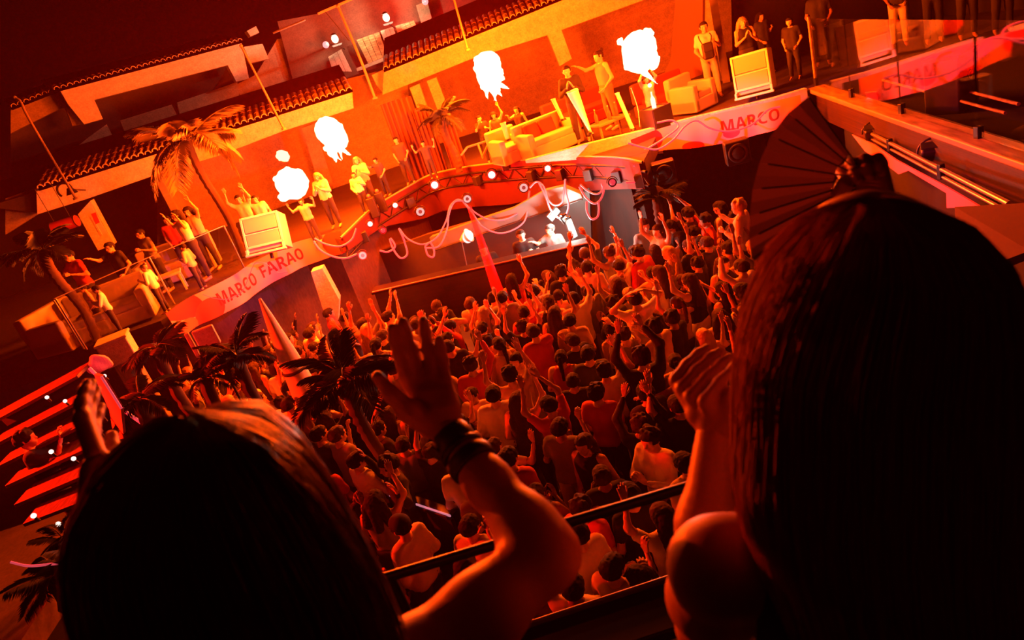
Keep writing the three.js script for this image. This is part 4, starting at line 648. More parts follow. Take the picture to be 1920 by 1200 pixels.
const HAIR = {
  short: shell(1.605, 0.014), tousled: shell(1.6, 0.017, [[V(-0.05, 1.73, -0.05), V(0.05, 1.735, -0.04), 0.035], [V(-0.07, 1.71, 0.03), V(0.06, 1.73, 0.04), 0.04], [V(0.02, 1.755, 0), V(-0.03, 1.75, 0.03), 0.025]], 0.014),
  long: shell(1.2, 0.016, [[V(-0.06, 1.6, 0.06), V(-0.085, 1.3, 0.11), 0.055, 0.045], [V(0.06, 1.6, 0.06), V(0.085, 1.3, 0.11), 0.055, 0.045], [V(0, 1.6, 0.08), V(0, 1.26, 0.135), 0.06, 0.05]], 0.03),
  wavy: shell(1.25, 0.02, [[V(-0.08, 1.62, 0.05), V(-0.13, 1.4, 0.08), 0.06, 0.06], [V(0.08, 1.62, 0.05), V(0.13, 1.4, 0.08), 0.06, 0.06], [V(0, 1.6, 0.09), V(0, 1.36, 0.12), 0.07, 0.06]], 0.02),
  bun: shell(1.605, 0.01, [[V(0, 1.74, 0.09), V(0, 1.75, 0.1), 0.045]], 0.015),
  ponytail: shell(1.22, 0.01, [[V(0, 1.68, 0.11), V(0, 1.62, 0.15), 0.035], [V(0, 1.62, 0.15), V(0, 1.34, 0.16), 0.035, 0.022]], 0.015),
};
const CAP = merge([skin([[V(0, 1.675, 0.02), V(0, 1.675, -0.015), 0.105, 0.1]], 0.01, 0.014, (d, x, y) => Math.max(d, 1.665 - y)), moved(new THREE.CylinderGeometry(0.1, 0.1, 0.012, 20, 1, false, Math.PI / 2, Math.PI).scale(0.85, 1, 1.15).rotateY(Math.PI), 0, 1.672, -0.075)]);
const SKINM = [mat('skin_light', [0.6, 0.36, 0.26], 0.55), mat('skin_tan', [0.44, 0.24, 0.16], 0.55), mat('skin_deep', [0.26, 0.13, 0.085], 0.55)];
const HAIRM = { black: mat('hair_black', [0.011, 0.008, 0.007], 0.8, { specularIntensity: 0.5 }), brown: mat('hair_brown', [0.04, 0.022, 0.013], 0.8, { specularIntensity: 0.5 }), fair: mat('hair_fair', [0.32, 0.2, 0.1], 0.5) };
const TOPM = { white: mat('shirt_white', [0.78, 0.75, 0.7], 0.9), black: mat('shirt_black', [0.014, 0.013, 0.014], 0.9), grey: mat('shirt_grey', [0.2, 0.2, 0.2], 0.9), red: mat('shirt_red', [0.5, 0.05, 0.04], 0.9), beige: mat('shirt_beige', [0.5, 0.4, 0.3], 0.9), dark: mat('shirt_dark_blue', [0.04, 0.04, 0.07], 0.9), pink: mat('dress_pink', [0.75, 0.2, 0.26], 0.85) };
const TOPNAME = { white: 'white', black: 'black', grey: 'grey', red: 'red', beige: 'beige', dark: 'dark blue', pink: 'pink' };
const LEGM = { dark: mat('trousers_dark', [0.03, 0.03, 0.04], 0.9), pale: mat('trousers_pale', [0.55, 0.5, 0.42], 0.9), black: mat('trousers_black', [0.008, 0.007, 0.008], 0.9), brown: mat('trousers_brown', [0.2, 0.12, 0.08], 0.9) };
const HAIRNAME = { short: 'short', tousled: 'tousled', long: 'long', wavy: 'wavy', bun: 'bunned', ponytail: 'ponytailed' };
function person(o) { // {x, z, y, h (scale), yaw, pose, hair, hairc, top, topc, legs, skin, cap, tilt}
  const g = poseGeo(o.pose), t = thing('person', o.label, 'person', V(o.x, o.y ?? 0, o.z), o.yaw, o.group);
  t.scale.setScalar(o.h); t.rotation.set(o.tx ?? 0, o.yaw, o.tz ?? 0, 'YXZ');
  mesh('body', g.body, SKINM[o.skin], t); mesh(o.top === 'tank' ? 'tank_top' : o.top === 'long' ? 'long_sleeved_shirt' : 'shirt', g[o.top], TOPM[o.topc], t); mesh('trousers', TROUSERS, LEGM[o.legs ?? 'dark'], t);
  mesh('hair', HAIR[o.hair], HAIRM[o.hairc], t); if (o.cap) mesh('cap', CAP, TOPM.black, t);
  return t;
}
const describe = (o) => `${HAIRNAME[o.hair]} ${o.hairc === 'fair' ? 'fair' : o.hairc === 'brown' ? 'brown' : 'black'} hair, ${TOPNAME[o.topc]} ${o.top === 'tank' ? 'tank top' : o.top === 'long' ? 'shirt' : 'tee'}, ${POSES[o.pose][0]}`;

// ---------- the crowd on the dance floor
const crowd = [], taken = [];
const farFrom = (x, z, r) => taken.every(([a, b]) => (a - x) ** 2 + (b - z) ** 2 > r * r);
function named(px, py, headY, o) { const p = atY(px, py, headY); taken.push([p.x, p.z]); crowd.push({ x: p.x, z: p.z, h: headY / 1.65, skin: 0, hairc: 'black', legs: 'dark', ...o }); }
named(750, 985, 1.72, { pose: 3, hair: 'short', top: 'long', topc: 'white', yaw: 0.9, cap: true, label: 'man in a black cap and a loose white shirt looking down by the rail' });
named(880, 985, 1.68, { pose: 9, hair: 'short', top: 'tee', topc: 'white', yaw: -0.5, label: 'man with short black hair in a white tee next to the man in the cap' });
named(668, 862, 1.74, { pose: 4, hair: 'short', top: 'long', topc: 'white', yaw: -0.9, label: 'man in a creased white shirt behind the black bar table' });
named(540, 758, 1.74, { pose: 9, hair: 'short', top: 'long', topc: 'beige', yaw: -0.3, label: 'tall man with black hair and beige shirt behind the long-haired woman' });
named(1148, 1062, 1.7, { pose: 5, hair: 'short', top: 'tee', topc: 'beige', yaw: -0.8, label: 'man in a beige tee leaning to the woman beside him under the rail end' });
named(1200, 1082, 1.6, { pose: 3, hair: 'wavy', top: 'tee', topc: 'white', yaw: 1.0, label: 'woman with wavy black hair and white top beside the man in beige under the rail' });
named(1220, 820, 1.72, { pose: 4, hair: 'tousled', top: 'long', topc: 'white', yaw: 2.2, label: 'man in a white shirt clapping toward the camera beside the woman with the fan' });
named(1095, 830, 1.64, { pose: 3, hair: 'long', hairc: 'brown', top: 'tank', topc: 'black', yaw: 2.4, label: 'long-haired woman in black turned back from the stage beside the clapping man' });
named(1090, 950, 1.66, { pose: 9, hair: 'tousled', top: 'tee', topc: 'red', yaw: -0.7, label: 'man with tousled hair in a red tee over the dark rail' });
named(1180, 925, 1.7, { pose: 3, hair: 'short', top: 'tee', topc: 'black', yaw: 0.3, label: 'man with a round black haircut above the dark rail beside the white shirt' });
named(1320, 630, 1.6, { pose: 3, hair: 'long', hairc: 'fair', top: 'tank', topc: 'pink', yaw: 0.2, label: 'woman with long fair hair just above the raised bent fingers' });
named(1202, 668, 1.86, { pose: 11, hair: 'tousled', top: 'long', topc: 'black', yaw: 0, label: 'tall man in black with both hands raised close together before the bent fingers' });
named(1210, 735, 1.72, { pose: 3, hair: 'short', top: 'long', topc: 'dark', yaw: 0.2, label: 'man in dark blue straight below the tall man in black' });
named(1118, 735, 1.7, { pose: 3, hair: 'tousled', top: 'tee', topc: 'red', yaw: -0.6, label: 'man with tousled hair in a red tee looking aside mid-floor' });
named(1190, 560, 1.8, { pose: 7, hair: 'short', top: 'tee', topc: 'white', yaw: 0.1, label: 'tall man in a white tee with hands on his head near the booth' });
named(1000, 545, 1.78, { pose: 6, hair: 'short', top: 'tee', topc: 'beige', yaw: 0.1, label: 'man in a beige tee stretching his arm at the foot of the red beam' });
named(1075, 560, 1.76, { pose: 1, hair: 'short', top: 'tee', topc: 'white', yaw: 0.1, label: 'man in a white tee with one arm up close to the booth counter' });
named(1100, 500, 1.8, { pose: 2, hair: 'short', top: 'tee', topc: 'beige', yaw: -0.4, label: 'man in a beige tee reaching up beside the upright white tube lamp' });
named(1385, 385, 2.35, { y: 0.66, h: 1.02, pose: 5, hair: 'tousled', hairc: 'fair', top: 'long', topc: 'beige', yaw: 0.9, skin: 0, label: 'raised man with fair tousled hair and olive shirt beside the open fan' });
const inPoly = (x, y, p) => { let c = false; for (let i = 0, j = p.length - 1; i < p.length; j = i++) if ((p[i][1] > y) !== (p[j][1] > y) && x < (p[j][0] - p[i][0]) * (y - p[i][1]) / (p[j][1] - p[i][1]) + p[i][0]) c = !c; return c; };
const AREA = [[505, 590], [560, 582], [640, 572], [700, 555], [760, 545], [850, 540], [940, 530], [1010, 505], [1085, 480], [1120, 460], [1190, 415], [1270, 395], [1335, 375], [1370, 395], [1400, 420], [1408, 480], [1412, 700], [1380, 860], [1270, 1000], [1260, 1180], [1100, 1195], [1030, 1140], [700, 1170], [640, 1010], [560, 850], [440, 760], [350, 740], [330, 700], [420, 690], [500, 650]];
// parts of the view that the two women's hair and arms cover completely
const HIDDEN = [[[150, 860], [300, 790], [480, 790], [600, 930], [690, 1100], [700, 1199], [190, 1199]], [[1000, 930], [1060, 1010], [1010, 1120], [880, 1199], [760, 1199], [960, 1050], [930, 930]], [[1300, 830], [1420, 700], [1500, 1199], [1290, 1199]]];
const STAGE = V(0.2, 0, -15.4);
for (let tries = 0, n = 0; tries < 26000 && n < 275; tries++) {
  const x = rr(-7.5, 5.6), z = rr(-14.4, -3.2), headY = rr(1.56, 1.8), [px, py] = proj(V(x, headY, z));
  if (!inPoly(px, py, AREA) || HIDDEN.some((p) => inPoly(px, py, p))) continue;
  const bt = proj(V(x, 1.2, z)); if (z > -8.6 && px > 690 && px < 870 && py > 870) continue;
  if ((z < -12.35 && x > -3.4 && x < 3.0) || z < -14 || (z < -12.7 && x > 2.6)) continue;
  if (!farFrom(x, z, z < -10 ? 0.44 : 0.47)) continue;
  taken.push([x, z]); n++;
  const female = rnd() < 0.42, yaw = Math.atan2(-(STAGE.x - x), -(STAGE.z - z)) + rr(-0.55, 0.55) + (rnd() < 0.13 ? rr(1.4, 3.2) : 0);
  crowd.push({ x, z, h: headY / 1.65, yaw, tx: rr(-0.06, 0.06), tz: rr(-0.07, 0.07), pose: pick([0, 1, 1, 2, 2, 3, 3, 3, 3, 4, 5, 6, 8, 9, 9, 10, 11]), hair: female ? pick(['long', 'long', 'wavy', 'bun', 'ponytail']) : pick(['short', 'short', 'tousled']), hairc: pick(['black', 'black', 'black', 'brown', 'brown', female ? 'fair' : 'black']), top: female ? pick(['tank', 'tank', 'tee']) : pick(['tee', 'tee', 'long', 'tee']), topc: pick(['white', 'white', 'beige', 'black', 'black', 'black', 'grey', 'red', 'dark']), legs: pick(['dark', 'dark', 'dark', 'pale', 'brown']), skin: pick([0, 0, 0, 1, 1, 2]), auto: true });
}
// labels: look and pose first, then what is near; if two still read alike one of them changes its look
{
  const marks = [['by the booth', V(0.6, 0, -13.4)], ['at the red beam foot', V(-0.4, 0, -12)], ['by the white pillar', V(-4, 0, -14)], ['by the parasol', V(-5.2, 0, -12.6)], ['under the MARCO banner', V(4, 0, -12.2)], ['by the big hand palm', V(-3.2, 0, -9)], ['at mid-floor', V(0, 0, -9.2)], ['under the fan', V(3.4, 0, -9.2)], ['by the tall man in black', V(1.6, 0, -7.6)], ['by the bar table', V(-1.6, 0, -6.6)], ['below the dark rail', V(0.4, 0, -5.2)], ['by the wristbands', V(-1, 0, -8)]];
  const seen = new Set(), looks = [['topc', ['white', 'beige', 'black', 'grey', 'red', 'dark']], ['hair', ['short', 'tousled', 'long', 'wavy', 'bun', 'ponytail']], ['pose', [0, 1, 2, 3, 4, 5, 6, 8, 9, 10, 11]], ['top', ['tee', 'long', 'tank']]];
  for (const o of crowd) {
    if (o.auto) {
      const near = marks.map(([t, p]) => [t, Math.hypot(p.x - o.x, p.z - o.z)]).sort((a, b) => a[1] - b[1])[0][0], rows = ['front', 'back'];
      const make = () => `${describe(o)}, ${near}`;
      for (let k = 0; k < 60 && seen.has(make()); k++) { const [f, opts] = looks[k % 4]; o[f] = opts[Math.floor(rnd() * opts.length)]; if (o.hair !== 'short' && o.hair !== 'tousled' && o.top === 'long') o.top = 'tee'; }
      o.label = make();
    }
    seen.add(o.label); o.group = 'dancing crowd on the floor'; person(o);
  }
}
// ---------- guests on the balcony, placed by head and distance
function guest(label, px, py, d, pose, o) { const p = P(px, py, d); person({ x: p.x, z: p.z, y: FL, h: Math.max(0.6, (p.y - FL) / 1.65), pose, yaw: Math.PI, hair: 'short', hairc: 'black', top: 'tee', topc: 'black', legs: 'dark', skin: 0, group: 'guests on the balcony', label, ...o }); }
guest('guest with a bare raised forearm beside the dark palm at the balcony end', 128, 478, 13.6, 5, { yaw: 2.6, topc: 'red' });
guest('man in black leaning on the glass below the poster column', 205, 462, 13.8, 6, { yaw: 2.7 });
guest('man in grey looking down between the man in black and the tall group', 262, 437, 14.6, 9, { topc: 'grey', yaw: 2.5 });
guest('woman with long hair in a white top dancing behind the glass', 330, 402, 14.4, 8, { hair: 'long', top: 'tank', topc: 'white', yaw: 2.2 });
guest('woman in beige with one arm up by the tall group', 352, 395, 15.2, 2, { hair: 'wavy', top: 'tank', topc: 'beige', yaw: 2.9 });
guest('man in red at the back of the tall group under the eave', 312, 412, 15.6, 3, { topc: 'red', yaw: 3.3 });
guest('guest in a beige shirt behind the glass by the long table', 345, 468, 13.9, 9, { topc: 'beige', top: 'long', yaw: 1.4 });
guest('guest with a fair bun and white shirt at the long cream table', 276, 514, 13.0, 9, { topc: 'white', top: 'long', hair: 'bun', hairc: 'fair', yaw: 1.5 });
guest('guest in a white shirt by the sofa at the balcony end', 186, 552, 12.4, 4, { topc: 'white', top: 'long', yaw: 2.0 });
guest('guest in a beige tee next to the white-shirted guest at the balcony end', 158, 545, 12.9, 3, { topc: 'beige', yaw: 2.2 });
guest('guest with both arms up behind the boxy loudspeaker, first in the row', 447, 372, 15.4, 0, { topc: 'beige', yaw: 3.2 });
guest('guest with one arm up behind the boxy loudspeaker, next to the oval flame', 478, 372, 15.6, 1, { topc: 'white', yaw: 3.1 });
guest('woman in white glowing beside the oval flame', 594, 330, 15.6, 4, { topc: 'white', top: 'long', hair: 'wavy', hairc: 'fair', yaw: 2.9 });
guest('guest with bent-out arms below the oval flame', 572, 395, 14.8, 8, { topc: 'beige', yaw: 3.0 });
guest('guest with hands at the face in the smoke below the leaning flame', 668, 300, 16.4, 4, { topc: 'beige', top: 'long', hair: 'wavy', hairc: 'fair', yaw: 3.0 });
guest('guest in white by the rim under the leaning flame', 672, 352, 16.3, 9, { topc: 'white', top: 'long', yaw: 3.2 });
guest('hazy guest with an arm stretched in the middle of the balcony', 708, 312, 17.6, 6, { topc: 'dark', yaw: 2.6 });
guest('hazy guest in red by the curtain strips', 742, 262, 18.0, 3, { topc: 'red', yaw: 3.0 });
guest('guest in black beside the trestle frame under the ragged flame', 898, 222, 17.4, 5, { topc: 'black', yaw: 3.2 });
guest('woman in red with wavy hair next to the trestle frame', 925, 215, 17.0, 2, { topc: 'red', hair: 'wavy', top: 'tank', yaw: 3.0 });
guest('guest in dark blue at the rim between curtains and trestle', 800, 290, 17.9, 8, { topc: 'dark', yaw: 3.1 });
guest('guest with long hair reaching out by the ragged flame', 968, 205, 16.9, 6, { topc: 'black', hair: 'long', top: 'tank', yaw: 2.6 });
guest('man in black lifting both hands to his mouth behind the tapered lamp', 1062, 132, 15.8, 4, { topc: 'black', top: 'long', yaw: 2.9 });
guest('woman in a pink dress pointing toward the man in black', 1122, 104, 16.2, 6, { topc: 'pink', hair: 'bun', top: 'tank', yaw: 1.9, legs: 'brown' });
guest('guest in beige with both hands up right below the highest flame', 1212, 148, 14.9, 11, { topc: 'beige', top: 'long', legs: 'pale', yaw: 3.1 });
guest('man in a white tee and pale trousers with a dark chest bag', 1319, 49, 16.0, 9, { topc: 'white', top: 'tee', legs: 'pale', yaw: 2.95 });
guest('woman with fair wavy hair clapping behind the cornered loudspeaker', 1392, 40, 15.6, 4, { topc: 'black', hair: 'wavy', hairc: 'fair', top: 'tank', yaw: 3.0 });
guest('guest in black pressed against the corner post of the railing', 1480, 40, 15.2, 3, { topc: 'black', yaw: 2.4 });
guest('guest in dark blue behind the corner of the railing glass', 1425, 30, 17.0, 9, { topc: 'dark', hair: 'wavy', yaw: 3.4 });
{ const p = P(1325, 100, 15.8), t = thing('chest_bag', 'dark bag strapped on the chest of the man in pale trousers', 'bag', p.add(V(0.02, 0.05, 0.05)), -0.2); mesh('pouch', box(0.26, 0.38, 0.12, 0.05), M.black, t); mesh('pocket', moved(box(0.2, 0.16, 0.05, 0.02), 0, -0.08, 0.07), M.blackmetal, t); for (const s of [-1, 1]) mesh('strap', tube([V(s * 0.1, 0.18, 0), V(s * 0.14, 0.3, -0.06), V(s * 0.13, 0.36, -0.16)], 0.014, 12), M.black, t); }
// behind the railing glass: measured by their feet
function byFeet(label, px, py, pose, o) { const p = atY(px, py, FL); person({ x: p.x, z: p.z, y: FL, h: 1.02, pose, yaw: 2.6, hair: 'short', hairc: 'black', top: 'tee', topc: 'black', legs: 'black', skin: 2, group: 'guests behind the railing glass', label, ...o }); }
byFeet('guest in dark clothes by the railing corner, closest to the loudspeaker', 1545, 122, 3, {});
byFeet('guest in pale trousers standing above the glass edge', 1688, 88, 3, { legs: 'pale', topc: 'black' });
byFeet('guest in black leaning a hand down onto the glass edge', 1752, 80, 6, {});
byFeet('guest in dark blue next to the far end of the glass', 1815, 72, 9, { topc: 'dark' });
byFeet('long-haired guest in black at the far end of the glass', 1880, 62, 4, { topc: 'black', skin: 2, hair: 'long', top: 'tank' });
// ---------- performers in the booth
function dj(label, px, py, d, pose, o) { const p = P(px, py, d); person({ x: p.x, z: p.z, y: p.y - 1.7, h: 1.0, pose, yaw: Math.PI, hair: 'short', hairc: 'black', top: 'tee', topc: 'black', legs: 'dark', skin: 0, label, ...o }); }
dj('performer in black standing at the booth counter below the ring lamp', 975, 435, 14.5, 9, {});
dj('performer in a grey tee with one arm out beside the white tube lamp', 1030, 425, 14.5, 6, { topc: 'grey', yaw: 2.4 });
dj('performer in black standing dim beside the cone spotlight', 905, 462, 15.3, 3, {});
// ---------- a guest below the red stairs
{ const p = P(45, 822, 8.2); person({ x: p.x, z: p.z, y: p.y - 1.65, h: 1, pose: 5, yaw: -1.2, hair: 'tousled', hairc: 'black', top: 'tee', topc: 'black', legs: 'dark', skin: 0, label: 'man in black with a lifted forearm below the red stairs' }); }
// ================================================================ THE TWO WOMEN AT THE RAIL
const Pz = (px, py, z) => { const d = dirOf(px, py); return EYE.clone().addScaledVector(d, (z - EYE.z) / d.z); };
const hairMat = mat('long_dark_hair', [0.035, 0.012, 0.006], 0.45, { specularIntensity: 0.9, side: THREE.DoubleSide });
const strandDark = mat('long_black_strands', [0.15, 0.042, 0.018], 0.36, { side: THREE.DoubleSide });
const strandMat = mat('long_dark_strands', [0.34, 0.1, 0.042], 0.36, { side: THREE.DoubleSide });
function longHair(t, base, rowsPx, crown, z0, hd, strands, wisps, sm = strandMat) {
  const rows = rowsPx.map(([l, r], i) => { const zi = z0 + 0.1 * Math.min(1, Math.max(0, (i - 4) / 3)), a = Pz(...l, zi), b = Pz(...r, zi), c = a.clone().add(b).multiplyScalar(0.5), w = b.sub(a).multiplyScalar(0.5), k = w.length(); return { c, w, d: V(-w.z, 0, w.x).normalize().multiplyScalar(-1), h: Math.min(hd, k * 0.95) }; });
  for (const r of rows) if (r.d.z < 0) r.d.negate();
  const cr = Pz(...crown, z0);
  const at = (a, u, grow = 0) => { // a round the head, u 0 at the crown .. 1 at the ends
    const x = u * rows.length, i = Math.min(rows.length - 1, Math.floor(x)), f = Math.min(1, x - i), A = i === 0 ? { c: cr, w: rows[0].w.clone().multiplyScalar(0.02), d: rows[0].d, h: 0.002 } : rows[i - 1], B = rows[i];
    const s = i === 0 ? Math.sqrt(f) : f, c = A.c.clone().lerp(B.c, f), w = A.w.clone().lerp(B.w, s), h = A.h + (B.h - A.h) * s, k = 1 + grow / Math.max(0.03, h);
    return c.addScaledVector(w, Math.cos(a) * k).addScaledVector(A.d.clone().lerp(B.d, f), Math.sin(a) * h * k).sub(base);
  };
  const A0 = -0.75, A1 = Math.PI + 0.75, NU = 48, NA = 56, pos = [], idx = [];
  for (let i = 0; i <= NU; i++) for (let j = 0; j <= NA; j++) { const a = A0 + (A1 - A0) * j / NA, u = i / NU, p = at(a, u, 0.0025 * Math.sin(j * 2.1 + Math.sin(u * 5)) * Math.min(1, u * 4) - 0.004); pos.push(p.x, p.y, p.z); }
  for (let i = 0; i < NU; i++) for (let j = 0; j < NA; j++) { const a = i * (NA + 1) + j, b = a + NA + 1; idx.push(a, b, a + 1, a + 1, b, b + 1); }
  const g = new THREE.BufferGeometry(); g.setAttribute('position', new THREE.Float32BufferAttribute(pos, 3)); g.setIndex(idx); g.computeVertexNormals();
  const hair = mesh('hair', g, hairMat, t);
  const sp = [], si = [], sn = []; // strands: slim three-sided locks laid over the mass
  const lock = (pts, r0) => { const b0 = sp.length / 3; pts.forEach((p, i) => { const q = pts[Math.min(pts.length - 1, i + 1)].clone().sub(pts[Math.max(0, i - 1)]).normalize(), e = V(q.y, -q.x, 0.01).normalize(), f = q.clone().cross(e), r = r0 * (1 - 0.75 * (i / (pts.length - 1)) ** 3); for (let k = 0; k < 3; k++) { const n = e.clone().multiplyScalar(Math.cos(k * 2.094)).addScaledVector(f, Math.sin(k * 2.094)); sp.push(p.x + n.x * r, p.y + n.y * r, p.z + n.z * r); sn.push(n.x, n.y, n.z); } });
    for (let i = 0; i + 1 < pts.length; i++) for (let k = 0; k < 3; k++) { const a = b0 + i * 3 + k, b = b0 + i * 3 + (k + 1) % 3; si.push(a, b, a + 3, b, b + 3, a + 3); } };
  for (let n = 0; n < strands; n++) { const a = rr(A0 + 0.1, A1 - 0.1), u0 = rr(0.02, 0.4) ** 1.5, u1 = rr(0.75, 1), off = rr(-0.003, 0.005), ph = rr(0, 6.3), da = rr(-0.12, 0.12), pts = []; for (let i = 0; i <= 15; i++) { const s = i / 15; pts.push(at(a + da * s + 0.02 * Math.sin(s * 7 + ph), u0 + (u1 - u0) * s, off + 0.002 * Math.sin(s * 9 + ph))); } lock(pts, rr(0.0007, 0.0016)); }
  for (const [p0, p1, k, bow] of wisps) for (let n = 0; n < k; n++) { const pts = [], ja = rr(-14, 14), jb = rr(-26, 26), bw = bow * rr(0.4, 1.2), zo = z0 + rr(-0.02, 0.05); for (let i = 0; i <= 12; i++) { const s = i / 12, x = p0[0] + (p1[0] - p0[0]) * s, y = p0[1] + (p1[1] - p0[1]) * s, q = Math.sin(s * Math.PI) * bw; pts.push(Pz(x + ja * (1 - s) + jb * s + q, y - q * 0.7 + ja * 0.3, zo).sub(base)); } lock(pts, rr(0.0004, 0.0009)); }
  const sg = new THREE.BufferGeometry(); sg.setAttribute('position', new THREE.Float32BufferAttribute(sp, 3)); sg.setAttribute('normal', new THREE.Float32BufferAttribute(sn, 3)); sg.setIndex(si);
  const st = mesh('strands', sg, sm, hair); st.userData.kind = 'stuff';
}
function chain(list) { const B = []; for (let i = 0; i + 1 < list.length; i++) B.push([list[i][0], list[i + 1][0], list[i][1], list[i + 1][1]]); return B; }
function womanBody(base, head, shL, shR) { // bones in the woman's own frame; head is the skull centre
  const neck = V((shL.x + shR.x) / 2, (shL.y + shR.y) / 2 + 0.03, (shL.z + shR.z) / 2), c = neck.clone(), T = [];
  T.push([shL, shR, 0.045], [neck, head.clone().add(V(0, -0.06, 0.01)), 0.05, 0.045]);
  for (const s of [-1, 1]) { T.push([V(c.x + s * 0.065, c.y - 0.09, c.z), V(c.x + s * 0.06, c.y - 0.42, c.z), 0.092, 0.082], [V(c.x + s * 0.08, c.y - 0.52, c.z), V(c.x + s * 0.1, c.y - 0.92, c.z), 0.1, 0.055], [V(c.x + s * 0.1, c.y - 0.92, c.z), V(c.x + s * 0.1, 0.09, c.z), 0.053, 0.036], [V(c.x + s * 0.1, 0.05, c.z + 0.02), V(c.x + s * 0.11, 0.03, c.z - 0.14), 0.036, 0.028]); }
  T.push([V(c.x - 0.07, c.y - 0.5, c.z), V(c.x + 0.07, c.y - 0.5, c.z), 0.11]);
  return T;
}
const grownBy = (B, k) => B.map(([a, b, r, q]) => [a, b, r + k, (q ?? r) + k]);
function woman(label, head, shL, shR, bare, hands, topCut) {
  const base = V((shL.x + shR.x) / 2, 4.0, (shL.z + shR.z) / 2), L = (p) => p.clone().sub(base), loc = (B) => B.map(([a, b, r, q]) => [L(a), L(b), r, q]);
  const t = thing('person', label, 'person', base), T = womanBody(base, L(head), L(shL), L(shR)), arms = loc(bare);
  const hd = headBones(L(head)).map(([a, b, r, q]) => [a, b, r, q]);
  mesh('body', merge([skin([...T, ...arms], 0.03, 0.009), skin(hd, 0.025, 0.006, headCut(L(head))), ...hands.map((h) => skin(loc(h), 0.007, 0.003))]), mat('skin_brown', [0.4, 0.2, 0.13], 0.5), t);
  const cy = L(shL).y; mesh('top', skin(grownBy(T.filter((_, i) => [2, 6, 10].includes(i) || i === 0), 0.007), 0.03, 0.01, (d, x, y, z) => Math.max(d, 0.78 - y, y - cy - 0.062 + Math.max(0, Math.abs(x) - 0.1) * 0.8, Math.abs(x) - topCut)), TOPM.black, t);
  mesh('trousers', skin(grownBy(T.filter((_, i) => [3, 4, 7, 8, 10].includes(i)), 0.012), 0.03, 0.012, (d, x, y) => Math.max(d, y - 0.86, 0.08 - y)), LEGM.dark, t);
  return { t, base };
}
function wristBand(t, base, p, dir, r, w, label) { const g = new THREE.LatheGeometry([[r, -w], [r + 0.005, -w * 0.8], [r + 0.006, 0], [r + 0.005, w * 0.8], [r, w], [r - 0.002, 0], [r, -w]].map((q) => new THREE.Vector2(...q)), 26); g.applyQuaternion(new THREE.Quaternion().setFromUnitVectors(V(0, 1, 0), dir)); const m = mesh('wristband', moved(g, p.x - base.x, p.y - base.y, p.z - base.z), M.black, t); m.userData.label = label; return m; }
{ // ---- the one with the big open hand
  const head = P(405, 962, 0.79), sR = P(765, 1258, 0.745), sL = head.clone().add(V(-0.15, -0.235, 0.05));
  const W = P(850, 822, 0.97), E = P(1020, 1040, 0.85), wl = P(190, 880, 0.9), el = P(200, 1090, 0.84);
  const hand = [
    ...chain([[P(846, 830, 0.972), 0.022], [P(835, 790, 0.98), 0.021]]),
    [P(822, 795, 0.98), P(764, 712, 1.0), 0.015, 0.0125], [P(832, 790, 0.98), P(786, 706, 1.0), 0.015, 0.0125], [P(842, 790, 0.98), P(810, 706, 1.0), 0.015, 0.0125], [P(850, 795, 0.98), P(834, 716, 1.0), 0.0145, 0.0118],
    [P(800, 780, 0.985), P(838, 765, 0.985), 0.02], [P(790, 740, 0.99), P(835, 745, 0.99), 0.016],
    ...chain([[P(759, 702, 1.0), 0.0098], [P(748, 662, 1.0), 0.0093], [P(740, 635, 0.995), 0.0086], [P(735, 615, 0.985), 0.0074]]),
    ...chain([[P(784, 698, 1.0), 0.0098], [P(770, 655, 1.0), 0.0093], [P(761, 624, 0.995), 0.0086], [P(755, 603, 0.985), 0.0074]]),
    ...chain([[P(809, 698, 1.0), 0.0094], [P(802, 652, 1.005), 0.0089], [P(797, 622, 1.0), 0.0082], [P(793, 601, 0.99), 0.007]]),
    ...chain([[P(834, 708, 1.0), 0.0086], [P(830, 676, 1.005), 0.008], [P(826, 654, 1.0), 0.0074], [P(823, 636, 0.99), 0.0064]]),
    ...chain([[P(808, 800, 0.975), 0.018], [P(765, 770, 0.965), 0.0165], [P(733, 738, 0.955), 0.0115], [P(708, 706, 0.95), 0.0085]]),
  ];
  const wd = P(152, 770, 0.99).sub(wl).normalize(), left = handBones(wl, wd, V(0.15, 0.2, -1).normalize().addScaledVector(wd, -0.2).normalize(), 0.3, 1, 1.05, 0.08);
  const { t, base } = woman('woman with long dark hair seen from behind, raising one big open hand with dark wristbands', head, sL, sR,
    [...chain([[sR, 0.05], [P(905, 1150, 0.79), 0.045], [E, 0.041], [P(985, 985, 0.88), 0.0365], [P(915, 905, 0.93), 0.03], [W, 0.0225], [P(843, 812, 0.975), 0.021]]), ...chain([[sL, 0.05], [el, 0.04], [wl, 0.026]])], [hand, left], 0.17);
  const dir = E.clone().sub(W).normalize();
  wristBand(t, base, P(853, 828, 0.968), dir, 0.0255, 0.016); wristBand(t, base, P(884, 866, 0.95), dir, 0.0305, 0.012); wristBand(t, base, P(866, 845, 0.96), dir, 0.0275, 0.005);
  const tg = mesh('wristband_tag', box(0.014, 0.05, 0.004, 0.002), M.black, t); tg.position.copy(P(828, 858, 0.95).sub(base)); tg.rotation.z = 0.5;
  longHair(t, base, [[[262, 812], [418, 774]], [[198, 864], [486, 786]], [[160, 932], [550, 842]], [[142, 1010], [604, 912]], [[146, 1090], [655, 1000]], [[172, 1180], [698, 1085]], [[215, 1270], [735, 1170]], [[265, 1360], [768, 1260]]], [345, 782], -0.6, 0.105, 1500,
    [[[350, 768], [560, 850], 26, 26], [[360, 770], [620, 960], 34, 34], [[420, 780], [690, 1090], 44, 36], [[480, 830], [725, 1160], 40, 24], [[420, 800], [600, 1000], 20, -20], [[560, 900], [650, 1000], 10, 10]], strandDark);
}
